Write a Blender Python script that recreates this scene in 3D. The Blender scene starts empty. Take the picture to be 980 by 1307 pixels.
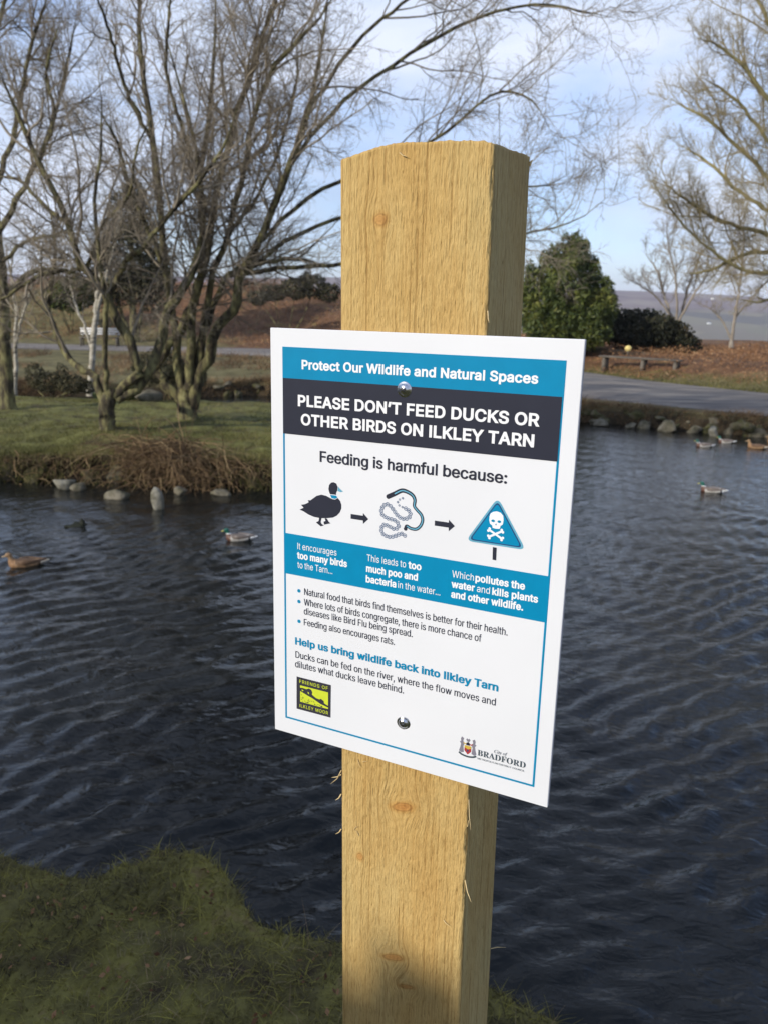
import bpy, math, random
import numpy as np
from mathutils import Vector, Matrix
random.seed(7)
RNG = np.random.default_rng(11)
SC = bpy.context.scene
COL = SC.collection
rad = math.radians

# ------------------------------------------------------------------ camera
F_PX, PITCH, ROLL, CAM = 1036.65, 0.2476, 0.0228, np.array([0.0, 0.0, 3.0])   # F_PX for a 980 x 1307 picture
cp, sp, cr, sr = math.cos(PITCH), math.sin(PITCH), math.cos(ROLL), math.sin(ROLL)
_f = np.array([0, cp, -sp]); _r = np.array([1.0, 0, 0]); _u = np.cross(_r, _f)
AX = np.array([cr * _r + sr * _u, -sr * _r + cr * _u, _f])
cam_data = bpy.data.cameras.new('camera')
cam = bpy.data.objects.new('camera', cam_data); COL.objects.link(cam)
mw = Matrix.Identity(4)
for i in range(3):
    mw[i][0], mw[i][1], mw[i][2], mw[i][3] = AX[0][i], AX[1][i], -AX[2][i], CAM[i]
cam.matrix_world = mw
cam_data.sensor_fit = 'VERTICAL'; cam_data.sensor_height = 36
cam_data.lens = 36 * F_PX / 1307
cam_data.clip_start = 0.05; cam_data.clip_end = 12000
cam_data.dof.use_dof = True; cam_data.dof.focus_distance = 0.77; cam_data.dof.aperture_fstop = 13.0
SC.camera = cam

# ------------------------------------------------------------------ light
SUN_A, SUN_E = rad(56), rad(24)          # azimuth to the left of straight behind the camera, elevation
S_DIR = Vector((-math.sin(SUN_A) * math.cos(SUN_E), -math.cos(SUN_A) * math.cos(SUN_E), math.sin(SUN_E)))
sd = bpy.data.lights.new('sun', 'SUN'); sd.energy = 4.5; sd.angle = rad(0.55); sd.color = (1.0, 0.945, 0.85)
sun = bpy.data.objects.new('sun', sd); COL.objects.link(sun)
sun.rotation_euler = S_DIR.to_track_quat('Z', 'Y').to_euler(); sun.location = (-8, -8, 12)

world = bpy.data.worlds.new('World'); SC.world = world; world.use_nodes = True
nt = world.node_tree; nt.nodes.clear()
def N(nt, t, **kw):
    n = nt.nodes.new(t)
    for k, v in kw.items():
        if k.startswith('_'): setattr(n, k[1:], v)
        else: n.inputs[k].default_value = v
    return n
def ramp(nt, stops, interp='LINEAR'):
    n = nt.nodes.new('ShaderNodeValToRGB'); e = n.color_ramp.elements; n.color_ramp.interpolation = interp
    e[0].position, e[0].color = stops[0][0], (*stops[0][1], 1)
    e[1].position, e[1].color = stops[-1][0], (*stops[-1][1], 1)
    for p, c in stops[1:-1]:
        x = e.new(p); x.color = (*c, 1)
    return n
sky = N(nt, 'ShaderNodeTexSky', _sky_type='NISHITA', _sun_disc=False, _sun_elevation=SUN_E,
        _sun_rotation=math.atan2(S_DIR.x, S_DIR.y), _air_density=1.0, _dust_density=0.9, _ozone_density=1.5, _altitude=300)
tc = N(nt, 'ShaderNodeTexCoord'); mp = N(nt, 'ShaderNodeMapping'); mp.inputs['Scale'].default_value = (1, 1, 2.6)
n1 = N(nt, 'ShaderNodeTexNoise', Scale=2.3, Detail=7.0, Roughness=0.55, Distortion=0.3)
n2 = N(nt, 'ShaderNodeTexNoise', Scale=2.6, Detail=5.0, Roughness=0.5, Distortion=0.2)
r1 = ramp(nt, [(0.38, (0.25,) * 3), (0.60, (0.97,) * 3)])
r2 = ramp(nt, [(0.36, (5.0, 6.1, 8.3)), (0.47, (7.0, 8.0, 10.0)), (0.60, (8.6, 9.3, 10.9))])
mx = N(nt, 'ShaderNodeMixRGB'); hs = N(nt, 'ShaderNodeMixRGB', _blend_type='MULTIPLY'); hs.inputs[0].default_value = 1.0
hs.inputs[2].default_value = (1.45, 1.62, 2.0, 1)
bg = N(nt, 'ShaderNodeBackground', Strength=0.1); wo = N(nt, 'ShaderNodeOutputWorld')
L = nt.links.new
L(tc.outputs['Generated'], mp.inputs[0]); L(mp.outputs[0], n1.inputs['Vector']); L(mp.outputs[0], n2.inputs['Vector'])
L(n1.outputs[0], r1.inputs[0]); L(n2.outputs[0], r2.inputs[0]); L(sky.outputs[0], hs.inputs[1])
sz_ = N(nt, 'ShaderNodeSeparateXYZ'); mz = N(nt, 'ShaderNodeMapRange', _interpolation_type='SMOOTHSTEP'); L(tc.outputs['Generated'], sz_.inputs[0]); L(sz_.outputs[2], mz.inputs['Value'])
mz.inputs['From Min'].default_value = 0.42; mz.inputs['From Max'].default_value = 0.85; mz.inputs['To Min'].default_value = 1.0; mz.inputs['To Max'].default_value = 0.6
cf = N(nt, 'ShaderNodeMath', _operation='MULTIPLY'); L(r1.outputs[0], cf.inputs[0]); L(mz.outputs[0], cf.inputs[1]); L(cf.outputs[0], mx.inputs[0]); L(hs.outputs[0], mx.inputs[1]); L(r2.outputs[0], mx.inputs[2])
L(mx.outputs[0], bg.inputs[0]); L(bg.outputs[0], wo.inputs[0])
SC.view_settings.view_transform = 'Standard'; SC.view_settings.look = 'None'
SC.view_settings.exposure = 0.08; SC.view_settings.gamma = 1.0
try:
    SC.cycles.use_denoising = True; SC.cycles.max_bounces = 8; SC.cycles.transparent_max_bounces = 8
    SC.cycles.volume_bounces = 0
except Exception: pass

# ------------------------------------------------------------------ helpers
def ray(px, py):
    return np.array([(px - 490) / F_PX, -(py - 653.5) / F_PX, 1.0]) @ AX
def at(px, py, Y):                       # a point of the place at distance Y north of the camera
    d = ray(px, py); return CAM + d * (Y / d[1])
def gz(px, py, h=0.0):                   # a point of the place at height h
    d = ray(px, py); return CAM + d * ((h - CAM[2]) / d[2])

def _hash(ix, iy, iz, s):
    h = (ix * 374761393 + iy * 668265263 + iz * 2147483647 + s * 974634777) & 0xffffffff
    h = ((h ^ (h >> 13)) * 1274126177) & 0xffffffff
    h = (h ^ (h >> 16)) & 0xffffff
    return h / float(0xffffff)
def vnoise(p, s=0):                      # value noise, p [n,3] -> [-1,1]
    p = np.asarray(p, float); i = np.floor(p).astype(np.int64); f = p - i; f = f * f * (3 - 2 * f)
    out = 0
    for dx in (0, 1):
        for dy in (0, 1):
            for dz in (0, 1):
                w = (f[:, 0] if dx else 1 - f[:, 0]) * (f[:, 1] if dy else 1 - f[:, 1]) * (f[:, 2] if dz else 1 - f[:, 2])
                out = out + w * _hash(i[:, 0] + dx, i[:, 1] + dy, i[:, 2] + dz, s)
    return out * 2 - 1
def fbm(p, sc, oct=4, s=0, g=0.5):
    p = np.asarray(p, float) * sc; a = 1.0; t = 0; m = 0
    for k in range(oct):
        t = t + a * vnoise(p + 17.3 * k, s + k); m += a; p = p * 2.03; a *= g
    return t / m
def xyz(x, y, z=0): return np.stack([x, y, np.zeros_like(x) + z], -1)
def sstep(a, b, x):
    t = np.clip((x - a) / (b - a), 0, 1); return t * t * (3 - 2 * t)
def nrm(v): return v / np.maximum(np.linalg.norm(v, axis=-1, keepdims=True), 1e-9)

def empty(name, loc, rz=0.0):
    o = bpy.data.objects.new(name, None); COL.objects.link(o); o.location = loc; o.rotation_euler = (0, 0, rz)
    o.empty_display_size = 0.1
    return o
def tag(o, label=None, cat=None, group=None, kind=None):
    if label: o['label'] = label
    if cat: o['category'] = cat
    if group: o['group'] = group
    if kind: o['kind'] = kind
    return o
def mk(name, V, F, mat, parent=None, smooth=True, local=False, rnd=None, kind=None, label=None):
    """V [n,3], F [m,k] array or list of such arrays; one mesh object. World coordinates unless local."""
    V = np.asarray(V, float)
    if parent is not None and not local: V = V - np.array(parent.location)
    Fs = [np.asarray(f, dtype=np.int32) for f in (F if isinstance(F, list) and len(F) and hasattr(F[0], 'ndim') else [F])]
    me = bpy.data.meshes.new(name)
    lt = np.concatenate([np.full(len(f), f.shape[1], np.int32) for f in Fs])
    li = np.concatenate([f.ravel() for f in Fs]).astype(np.int32)
    me.vertices.add(len(V)); me.vertices.foreach_set('co', V.astype(np.float32).ravel())
    me.loops.add(len(li)); me.loops.foreach_set('vertex_index', li)
    me.polygons.add(len(lt)); me.polygons.foreach_set('loop_start', np.concatenate([[0], np.cumsum(lt)[:-1]]).astype(np.int32))
    me.update(calc_edges=True)
    if smooth: me.polygons.foreach_set('use_smooth', np.ones(len(lt), bool))
    if rnd is not None:
        a = me.attributes.new('rnd', 'FLOAT', 'POINT'); a.data.foreach_set('value', np.asarray(rnd, np.float32))
    me.materials.append(mat)
    o = bpy.data.objects.new(name, me); COL.objects.link(o)
    if parent is not None: o.parent = parent
    if kind: o['kind'] = kind
    if label: o['label'] = label
    return o
def poly(name, pts, mat, parent, y=0.0, thick=0.0):   # flat outline in the sheet's plane (u right, v down, in mm)
    V = np.array([(u / 1000, y, -v / 1000) for u, v in pts])
    me = bpy.data.meshes.new(name); me.from_pydata([tuple(v) for v in V], [], [list(range(len(V)))])
    me.materials.append(mat); me.update()
    o = bpy.data.objects.new(name, me); COL.objects.link(o); o.parent = parent
    return o
def box(x0, x1, y0, y1, z0, z1):
    V = np.array([(x, y, z) for z in (z0, z1) for y in (y0, y1) for x in (x0, x1)], float)
    F = np.array([(0, 2, 3, 1), (4, 5, 7, 6), (0, 1, 5, 4), (2, 6, 7, 3), (0, 4, 6, 2), (1, 3, 7, 5)])
    return V, F
def join(parts):
    Vs, out, n = [], {}, 0
    for V, F in parts:
        for f in (F if isinstance(F, list) else [F]):
            out.setdefault(f.shape[1], []).append(np.asarray(f) + n)
        Vs.append(V); n += len(V)
    return np.concatenate(Vs), [np.concatenate(v) for v in out.values()]
def rotz(V, a): 
    c, s = math.cos(a), math.sin(a); V = np.asarray(V); return np.stack([c * V[:, 0] - s * V[:, 1], s * V[:, 0] + c * V[:, 1], V[:, 2]], -1)

def tubes(P, R, s=3):
    """P [n,k,3] centre lines, R [n,k] radii -> V, F"""
    n, k, _ = P.shape
    T = np.gradient(P, axis=1); T = nrm(T)
    ref = np.zeros_like(T); ref[..., 2] = 1; par = np.abs(T[..., 2]) > 0.9; ref[par] = (1, 0, 0)
    ref[:] = ref[:, :1]                                # one reference per tube, so it does not twist
    A = nrm(np.cross(T, ref)); B = np.cross(T, A)
    an = np.arange(s) * 2 * np.pi / s
    V = P[:, :, None] + R[:, :, None, None] * (np.cos(an)[None, None, :, None] * A[:, :, None] + np.sin(an)[None, None, :, None] * B[:, :, None])
    idx = np.arange(n * k * s).reshape(n, k, s)
    a = idx[:, :-1]; b = idx[:, 1:]
    F = np.stack([a, np.roll(a, -1, 2), np.roll(b, -1, 2), b], -1).reshape(-1, 4)
    return V.reshape(-1, 3), F
def smooth_line(P, R, m):
    """Catmull-Rom resample of one polyline to m points"""
    P = np.asarray(P, float); R = np.asarray(R, float); n = len(P)
    Q = np.concatenate([[2 * P[0] - P[1]], P, [2 * P[-1] - P[-2]]])
    t = np.linspace(0, n - 1.0001, m); i = t.astype(int); f = (t - i)[:, None]
    p0, p1, p2, p3 = Q[i], Q[i + 1], Q[i + 2], Q[i + 3]
    out = 0.5 * (2 * p1 + (p2 - p0) * f + (2 * p0 - 5 * p1 + 4 * p2 - p3) * f ** 2 + (3 * p1 - p0 - 3 * p2 + p3) * f ** 3)
    return out, np.interp(t, np.arange(n), R)
def spawn(P, R, per, t0, t1, ang, lf, k, up, wig, rmul, rmin, minlen=0.05, maxlen=9, maxr=1.0):
    """children of the branches P [n,k,3], R [n,k]"""
    n, kk, _ = P.shape
    PL = np.linalg.norm(np.diff(P, axis=1), axis=2).sum(1); cnt = per * PL / PL.mean(); cnt = (cnt + RNG.random(n)).astype(int)   # longer branches carry more
    idx = np.repeat(np.arange(n), cnt); m = len(idx)
    t = (np.concatenate([(np.arange(c) + RNG.random(c)) / c for c in cnt if c > 0]) * (t1 - t0) + t0) * (kk - 1.001); i = t.astype(int); f = (t - i)
    p = P[idx, i] * (1 - f)[:, None] + P[idx, i + 1] * f[:, None]
    r = R[idx, i] * (1 - f) + R[idx, i + 1] * f
    T = nrm(P[idx, i + 1] - P[idx, i])
    Q = nrm(np.cross(T, RNG.normal(size=(m, 3))))
    a = RNG.uniform(*ang, m)[:, None]
    d = nrm(T * np.cos(a) + Q * np.sin(a) + np.array([0, 0, up * 1.5]))
    plen = np.linalg.norm(np.diff(P, axis=1), axis=2).sum(1)[idx]
    ln = np.clip(plen * lf * RNG.uniform(0.55, 1.25, m) * (1.15 - 0.6 * t / (kk - 1)), minlen, maxlen)
    out = np.empty((m, k, 3)); out[:, 0] = p
    for j in range(1, k):
        d = nrm(d + RNG.normal(size=(m, 3)) * wig + np.array([0, 0, up]))
        out[:, j] = out[:, j - 1] + d * (ln / (k - 1))[:, None]
    r0 = np.clip(np.minimum(r * rmul, maxr), rmin, None)
    RR = r0[:, None] * np.linspace(1, 0.35, k)[None]; RR = np.maximum(RR, rmin * 0.6)
    return out, RR
def blades(base, h, w, lean, k=3, up=None, curl=0.5):
    """flat tapered blades; base [n,3], heights h, width w"""
    n = len(base); a = RNG.uniform(0, 2 * np.pi, n); b = RNG.uniform(0, 2 * np.pi, n)
    side = np.stack([np.cos(a), np.sin(a), 0 * a], -1); out = np.stack([np.cos(b), np.sin(b), 0 * b], -1)
    t = np.linspace(0, 1, k); V = []
    for j, tt in enumerate(t):
        c = base + h[:, None] * (np.array([0, 0, 1.0]) * (tt - curl * 0.35 * lean[:, None] * tt * tt) + out * lean[:, None] * tt ** 1.6)
        ww = (w * (1 - tt * 0.85))[:, None]
        V += [c - side * ww, c + side * ww]
    V = np.stack(V, 1)
    idx = np.arange(n * 2 * k).reshape(n, k, 2)
    F = np.stack([idx[:, :-1, 0], idx[:, :-1, 1], idx[:, 1:, 1], idx[:, 1:, 0]], -1).reshape(-1, 4)
    return V.reshape(-1, 3), F
def leaves(P, size, aspect=0.55, flat=0.0):
    """random small leaf quads (diamond shaped) at points P"""
    n = len(P); d = nrm(RNG.normal(size=(n, 3)) * np.array([1, 1, 1 - flat])); q = nrm(np.cross(d, RNG.normal(size=(n, 3))))
    s = np.asarray(size)[:, None] if np.ndim(size) else size
    V = np.stack([P - d * s, P + q * s * aspect, P + d * s, P - q * s * aspect], 1).reshape(-1, 3)
    return V, np.arange(4 * n).reshape(n, 4)
def blob_points(blobs, n, inner=0.55):
    """points in the outer part of lumpy ellipsoids (cx,cy,cz,rx,ry,rz)"""
    B = np.array(blobs, float); w = B[:, 3] * B[:, 4] + B[:, 3] * B[:, 5]; w = w / w.sum()
    i = RNG.choice(len(B), n, p=w); d = nrm(RNG.normal(size=(n, 3)))
    lump = 1 + 0.22 * fbm(d * 2.2 + i[:, None] * 7.7, 1.0, 3)
    r = RNG.uniform(inner, 1.0, n) ** 0.6 * lump
    return B[i, :3] + d * B[i, 3:] * r[:, None]
def rock(c, r, seed, det=2, rough=0.28):
    """an uneven boulder from a subdivided octahedron-like sphere"""
    nu, nv = 20, 13
    u = np.arange(nu) * 2 * np.pi / nu; v = np.linspace(-1, 1, nv)
    zz = np.sin(v * np.pi / 2 * 0.96); rr = np.cos(v * np.pi / 2 * 0.96)
    D = np.stack([np.outer(rr, np.cos(u)), np.outer(rr, np.sin(u)), np.outer(zz, np.ones(nu))], -1).reshape(-1, 3)
    rg = np.random.default_rng(seed); pl = nrm(rg.normal(size=(9, 3))); hp_ = rg.uniform(.5, .95, 9)
    if rough < .1: m = np.ones(len(D))
    else: m = np.min(np.where(D @ pl.T > .05, hp_ / np.maximum(D @ pl.T, .05), 9), 1); m = np.minimum(m, 1.25)
    m = m * (1 + rough * .5 * fbm(D + seed * 3.1, 2.6, 3, seed))
    V = D * m[:, None] * np.array(r); V = rotz(V, 0 if rough < .1 else rg.uniform(-.5, .5)) + np.array(c)
    idx = np.arange(nu * nv).reshape(nv, nu)
    F = np.stack([idx[:-1], np.roll(idx[:-1], -1, 1), np.roll(idx[1:], -1, 1), idx[1:]], -1).reshape(-1, 4)
    caps = [idx[0][::-1][None], idx[-1][None]]
    return V, [F, np.concatenate(caps)]

# ------------------------------------------------------------------ materials
def pmat(name, rough=0.8, spec=0.3, **kw):
    m = bpy.data.materials.new(name); m.use_nodes = True
    b = m.node_tree.nodes['Principled BSDF']; b.inputs['Roughness'].default_value = rough
    b.inputs['Specular IOR Level'].default_value = spec
    for k, v in kw.items(): b.inputs[k.replace('_', ' ')].default_value = v
    return m, m.node_tree, b
def flatmat(name, c, rough=0.5, spec=0.3, metal=0.0, vary=0.06, sc=60):
    m, t, b = pmat(name, rough, spec, Metallic=metal)
    tc = N(t, 'ShaderNodeTexCoord'); n = N(t, 'ShaderNodeTexNoise', Scale=sc, Detail=4.0)
    r = ramp(t, [(0.35, tuple(x * (1 - vary) for x in c)), (0.65, tuple(min(x * (1 + vary), 1) for x in c))])
    t.links.new(tc.outputs['Object'], n.inputs['Vector']); t.links.new(n.outputs[0], r.inputs[0]); t.links.new(r.outputs[0], b.inputs['Base Color'])
    return m
def noisemat(name, stops, scale=3.0, detail=8.0, rough=0.9, bump=0.0, bscale=30.0, bdist=0.02, scl=(1, 1, 1), spec=0.2, coord='Object', dist=0.0):
    m, t, b = pmat(name, rough, spec)
    tc = N(t, 'ShaderNodeTexCoord'); mp = N(t, 'ShaderNodeMapping'); mp.inputs['Scale'].default_value = scl
    n = N(t, 'ShaderNodeTexNoise', Scale=scale, Detail=detail, Roughness=0.62, Distortion=dist); r = ramp(t, stops)
    t.links.new(tc.outputs[coord], mp.inputs[0]); t.links.new(mp.outputs[0], n.inputs['Vector'])
    t.links.new(n.outputs[0], r.inputs[0]); t.links.new(r.outputs[0], b.inputs['Base Color'])
    if bump:
        nb = N(t, 'ShaderNodeTexNoise', Scale=bscale, Detail=6.0, Roughness=0.65); bp = N(t, 'ShaderNodeBump', Strength=bump, Distance=bdist)
        t.links.new(mp.outputs[0], nb.inputs['Vector']); t.links.new(nb.outputs[0], bp.inputs['Height']); t.links.new(bp.outputs[0], b.inputs['Normal'])
    return m
def rndmat(name, stops, rough=0.7, spec=0.25, transl=0.0):
    m, t, b = pmat(name, rough, spec)
    a = N(t, 'ShaderNodeAttribute', _attribute_name='rnd'); r = ramp(t, stops)
    t.links.new(a.outputs['Fac'], r.inputs[0]); t.links.new(r.outputs[0], b.inputs['Base Color'])
    if transl:
        tr = N(t, 'ShaderNodeBsdfTranslucent'); mx = N(t, 'ShaderNodeMixShader'); mx.inputs[0].default_value = transl
        t.links.new(r.outputs[0], tr.inputs[0]); t.links.new(b.outputs[0], mx.inputs[1]); t.links.new(tr.outputs[0], mx.inputs[2])
        t.links.new(mx.outputs[0], t.nodes['Material Output'].inputs[0])
    return m

M = {}
M['turf'] = noisemat('turf', [(0.30, (0.050, 0.045, 0.018)), (0.45, (0.075, 0.088, 0.022)), (0.58, (0.12, 0.125, 0.035)), (0.72, (0.15, 0.13, 0.055))], 2.2, 10, 0.95, 0.6, 26, 0.03)
M['turf_near'] = noisemat('turf_near', [(0.34, (0.05, 0.036, 0.022)), (0.48, (0.13, 0.112, 0.038)), (0.60, (0.21, 0.185, 0.05)), (0.72, (0.17, 0.10, 0.065))], 5, 10, 0.95, 0.8, 60, 0.012)
M['soil'] = noisemat('soil', [(0.3, (0.018, 0.013, 0.009)), (0.6, (0.055, 0.04, 0.026)), (0.8, (0.10, 0.075, 0.045))], 6, 8, 0.95, 0.8, 22, 0.05)
M['tarmac'] = noisemat('tarmac', [(0.36, (0.11, 0.10, 0.094)), (0.5, (0.18, 0.158, 0.138)), (0.64, (0.26, 0.23, 0.195))], 0.9, 10, 0.85, 0.3, 60, 0.01, scl=(0.5, 2.2, 1))
M['stone'] = noisemat('stone', [(0.28, (0.035, 0.038, 0.02)), (0.45, (0.095, 0.085, 0.055)), (0.62, (0.17, 0.15, 0.11)), (0.8, (0.27, 0.25, 0.20))], 5, 10, 0.9, 0.7, 16, 0.03)
M['pale_stone'] = noisemat('pale_stone', [(0.3, (0.07, 0.065, 0.04)), (0.5, (0.20, 0.185, 0.14)), (0.75, (0.36, 0.34, 0.28))], 7, 10, 0.85, 0.9, 22, 0.04)
M['mossy_stone'] = noisemat('mossy_stone', [(0.32, (0.03, 0.03, 0.014)), (0.46, (0.085, 0.08, 0.03)), (0.6, (0.12, 0.105, 0.07)), (0.75, (0.22, 0.20, 0.15))], 6, 10, 0.95, 0.9, 20, 0.04)
M['bark'] = noisemat('bark', [(0.36, (0.030, 0.024, 0.017)), (0.46, (0.075, 0.062, 0.038)), (0.54, (0.17, 0.15, 0.068)), (0.66, (0.27, 0.25, 0.115))], 7.0, 9, 0.9, 1.0, 26, 0.06, scl=(1, 1, 0.4))
M['twig'] = noisemat('twig', [(0.3, (0.13, 0.105, 0.075)), (0.6, (0.29, 0.245, 0.18))], 2.0, 3, 0.85)
M['bark_olive'] = noisemat('bark_olive', [(0.3, (0.12, 0.105, 0.050)), (0.6, (0.25, 0.22, 0.10))], 1.0, 4, 0.9)
M['twig_olive'] = noisemat('twig_olive', [(0.3, (0.20, 0.16, 0.085)), (0.6, (0.34, 0.28, 0.15))], 1.0, 4, 0.9)
M['bark_pale'] = noisemat('bark_pale', [(0.3, (0.16, 0.13, 0.10)), (0.6, (0.30, 0.26, 0.21))], 1.0, 4, 0.9)
M['birch_bark'] = noisemat('birch_bark', [(0.30, (0.06, 0.05, 0.04)), (0.44, (0.30, 0.27, 0.21)), (0.7, (0.50, 0.46, 0.38))], 3.5, 6, 0.8, 0.4, 12, 0.02, scl=(1, 1, 3))
M['grass'] = rndmat('grass', [(0.0, (0.050, 0.040, 0.024)), (0.35, (0.14, 0.118, 0.036)), (0.7, (0.32, 0.28, 0.060)), (0.93, (0.17, 0.14, 0.06)), (1.0, (0.30, 0.24, 0.13))], 0.7, 0.2, 0.25)
M['grass_far'] = rndmat('grass_far', [(0.0, (0.06, 0.065, 0.020)), (0.5, (0.125, 0.12, 0.038)), (0.85, (0.20, 0.18, 0.06)), (1.0, (0.30, 0.24, 0.12))], 0.8, 0.2, 0.25)
M['straw'] = rndmat('straw', [(0.0, (0.07, 0.042, 0.024)), (0.5, (0.24, 0.155, 0.08)), (1.0, (0.40, 0.30, 0.16))], 0.8, 0.2, 0.1)
M['bracken'] = rndmat('bracken', [(0.0, (0.07, 0.035, 0.018)), (0.45, (0.25, 0.125, 0.06)), (0.8, (0.40, 0.23, 0.12)), (1.0, (0.52, 0.36, 0.20))], 0.85, 0.15, 0.15)
M['bracken_floor'] = noisemat('bracken_floor', [(0.3, (0.07, 0.042, 0.024)), (0.55, (0.15, 0.08, 0.045)), (0.75, (0.16, 0.13, 0.05))], 1.2, 10, 0.95, 0.6, 10, 0.1)
M['evergreen'] = rndmat('evergreen', [(0.0, (0.022, 0.034, 0.010)), (0.45, (0.060, 0.082, 0.018)), (0.8, (0.14, 0.15, 0.03)), (1.0, (0.22, 0.21, 0.05))], 0.55, 0.3, 0.15)
M['dark_leaf'] = rndmat('dark_leaf', [(0.0, (0.012, 0.014, 0.008)), (0.6, (0.03, 0.032, 0.016)), (1.0, (0.07, 0.055, 0.03))], 0.7, 0.2)
M['pine_leaf'] = rndmat('pine_leaf', [(0.0, (0.035, 0.035, 0.02)), (0.6, (0.065, 0.06, 0.03)), (1.0, (0.11, 0.09, 0.045))], 0.7, 0.2)
M['gorse'] = rndmat('gorse', [(0.0, (0.03, 0.045, 0.012)), (0.6, (0.07, 0.085, 0.02)), (0.9, (0.14, 0.13, 0.03)), (1.0, (0.45, 0.34, 0.03))], 0.7, 0.2)

# ------------------------------------------------------------------ the land
SX = np.array([-3000, -200, -60, -34, -26, -18, -13, -9, -6.5, -4.3, 0, 5.6, 9.7, 13, 18, 24, 30, 60, 200, 3000], float)
SY = np.array([-60, -20, -6, 0, 14, 22, 24.5, 25.2, 26.4, 27.6, 25.4, 22.5, 20.5, 18.6, 14, 6, 0, -6, -20, -60], float)
def shore(x): return np.interp(x, SX, SY) + 0.22 * fbm(xyz(x, x * 0), 0.45, 3, 5)
PNX = np.array([-60, -20, -16.7, -12, -6, 0, 5.6, 8.5, 10, 12.5, 16, 22, 40], float)       # near edge of the path
PNY = np.array([40, 40.3, 39.8, 40.0, 38.5, 32.0, 24.4, 22.3, 21.0, 19.8, 17.6, 14, 8], float)
PFY = np.array([45, 44.8, 44.6, 45.0, 45.0, 42.5, 37.0, 33.6, 30.8, 27.2, 24.5, 20, 13], float)   # far edge
def ground_z(x, y):
    d = (y - shore(x))
    z = -0.7 + 1.16 * sstep(-0.40, 0.36, d) + (0.03 + 0.14 * (1 - sstep(6, 10, x))) * sstep(0.4, 6, d)
    far = y - np.interp(x, PNX, PFY)
    lump = fbm(xyz(x, y), 0.35, 4, 9)
    z = z + 0.05 * lump * sstep(0.2, 1.2, far) + 0.06 * fbm(xyz(x, y), 1.6, 3, 3) * sstep(0, .6, d) * (1 - sstep(-1.4, -.6, y - np.interp(x, PNX, PNY)))
    lefth = 1 - sstep(-6.0, 7.0, x)                       # the brown bank behind the trees on the left
    hump = sstep(0.5, 16, far) * (1 - 0.45 * sstep(45, 140, y))
    z = z + lefth * hump * (3.7 + 0.9 * lump)
    z = z + (1 - lefth) * 0.72 * sstep(1.2, 6, far) * (1 + 0.3 * lump)
    drop = sstep(50, 520, y)
    z = z - drop * (75 + 0.02 * np.abs(x))
    rise = sstep(1100, 3000, y)
    prof = 172 + 16 * fbm(xyz(x, x * 0), 0.0012, 3, 2) - 0.008 * x
    z = z + rise * prof + sstep(900, 1600, y) * 6 * fbm(xyz(x, y), 0.004, 3, 8)
    return z
xs = np.concatenate([-np.geomspace(3200, 42, 34), np.arange(-40, 30, 0.33), np.geomspace(32, 3200, 34)])
ds = np.concatenate([[-4, -2, -1], np.arange(-0.6, 0.7, 0.1), np.arange(0.8, 3, 0.3), np.arange(3.1, 34, 0.55), np.geomspace(35, 6500, 90)])
X, D = np.meshgrid(xs, ds)
Yg = shore(X.ravel()).reshape(X.shape) * (1 - sstep(40, 600, D)) + D + 27 * sstep(40, 600, D)
Z = ground_z(X.ravel(), Yg.ravel())
V = np.stack([X.ravel(), Yg.ravel(), Z], -1)
def gridF(nr, nc):
    i = np.arange(nr * nc).reshape(nr, nc)
    return np.stack([i[:-1, :-1], i[:-1, 1:], i[1:, 1:], i[1:, :-1]], -1).reshape(-1, 4)
# ground material: turf near the water, brown further, field patches and heather far off
m, t, b = pmat('ground', 0.95, 0.15)
tc = N(t, 'ShaderNodeTexCoord'); se = N(t, 'ShaderNodeSeparateXYZ'); t.links.new(tc.outputs['Object'], se.inputs[0])
n = N(t, 'ShaderNodeTexNoise', Scale=1.3, Detail=10.0, Roughness=0.65)
n2 = N(t, 'ShaderNodeTexNoise', Scale=0.22, Detail=5.0, Roughness=0.6)
n3 = N(t, 'ShaderNodeTexVoronoi', Scale=0.006); n4 = N(t, 'ShaderNodeTexNoise', Scale=0.004, Detail=9.0, Roughness=0.65)
for q in (n, n2, n3, n4): t.links.new(tc.outputs['Object'], q.inputs['Vector'])
ra = ramp(t, [(0.32, (0.055, 0.042, 0.024)), (0.48, (0.12, 0.105, 0.045)), (0.66, (0.19, 0.16, 0.075))])
rb = ramp(t, [(0.32, (0.07, 0.042, 0.024)), (0.55, (0.16, 0.085, 0.046)), (0.72, (0.17, 0.14, 0.05))])
rc = ramp(t, [(0.0, (0.10, 0.10, 0.05)), (0.3, (0.19, 0.155, 0.09)), (0.6, (0.06, 0.055, 0.04)), (0.8, (0.24, 0.20, 0.12)), (1.0, (0.13, 0.125, 0.065))])
rd = ramp(t, [(0.38, (0.06, 0.035, 0.035)), (0.5, (0.13, 0.085, 0.08)), (0.6, (0.20, 0.16, 0.12))])
for q, r in ((n, ra), (n, rb), (n3, rc), (n4, rd)):
    t.links.new(q.outputs['Color' if q is n3 else 0], r.inputs[0])
def mr(t, src, a, bb):
    q = N(t, 'ShaderNodeMapRange'); q.inputs['From Min'].default_value = a; q.inputs['From Max'].default_value = bb
    t.links.new(src, q.inputs['Value']); return q.outputs[0]
def mixc(t, f, a, bb):
    q = N(t, 'ShaderNodeMixRGB'); t.links.new(f, q.inputs[0]); t.links.new(a, q.inputs[1]); t.links.new(bb, q.inputs[2]); return q.outputs[0]
ad = N(t, 'ShaderNodeMath', _operation='MULTIPLY_ADD'); ad.inputs[1].default_value = 12.0
t.links.new(n2.outputs[0], ad.inputs[0]); xa = N(t, 'ShaderNodeMath', _operation='MULTIPLY_ADD'); xa.inputs[1].default_value = 0.72
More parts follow.
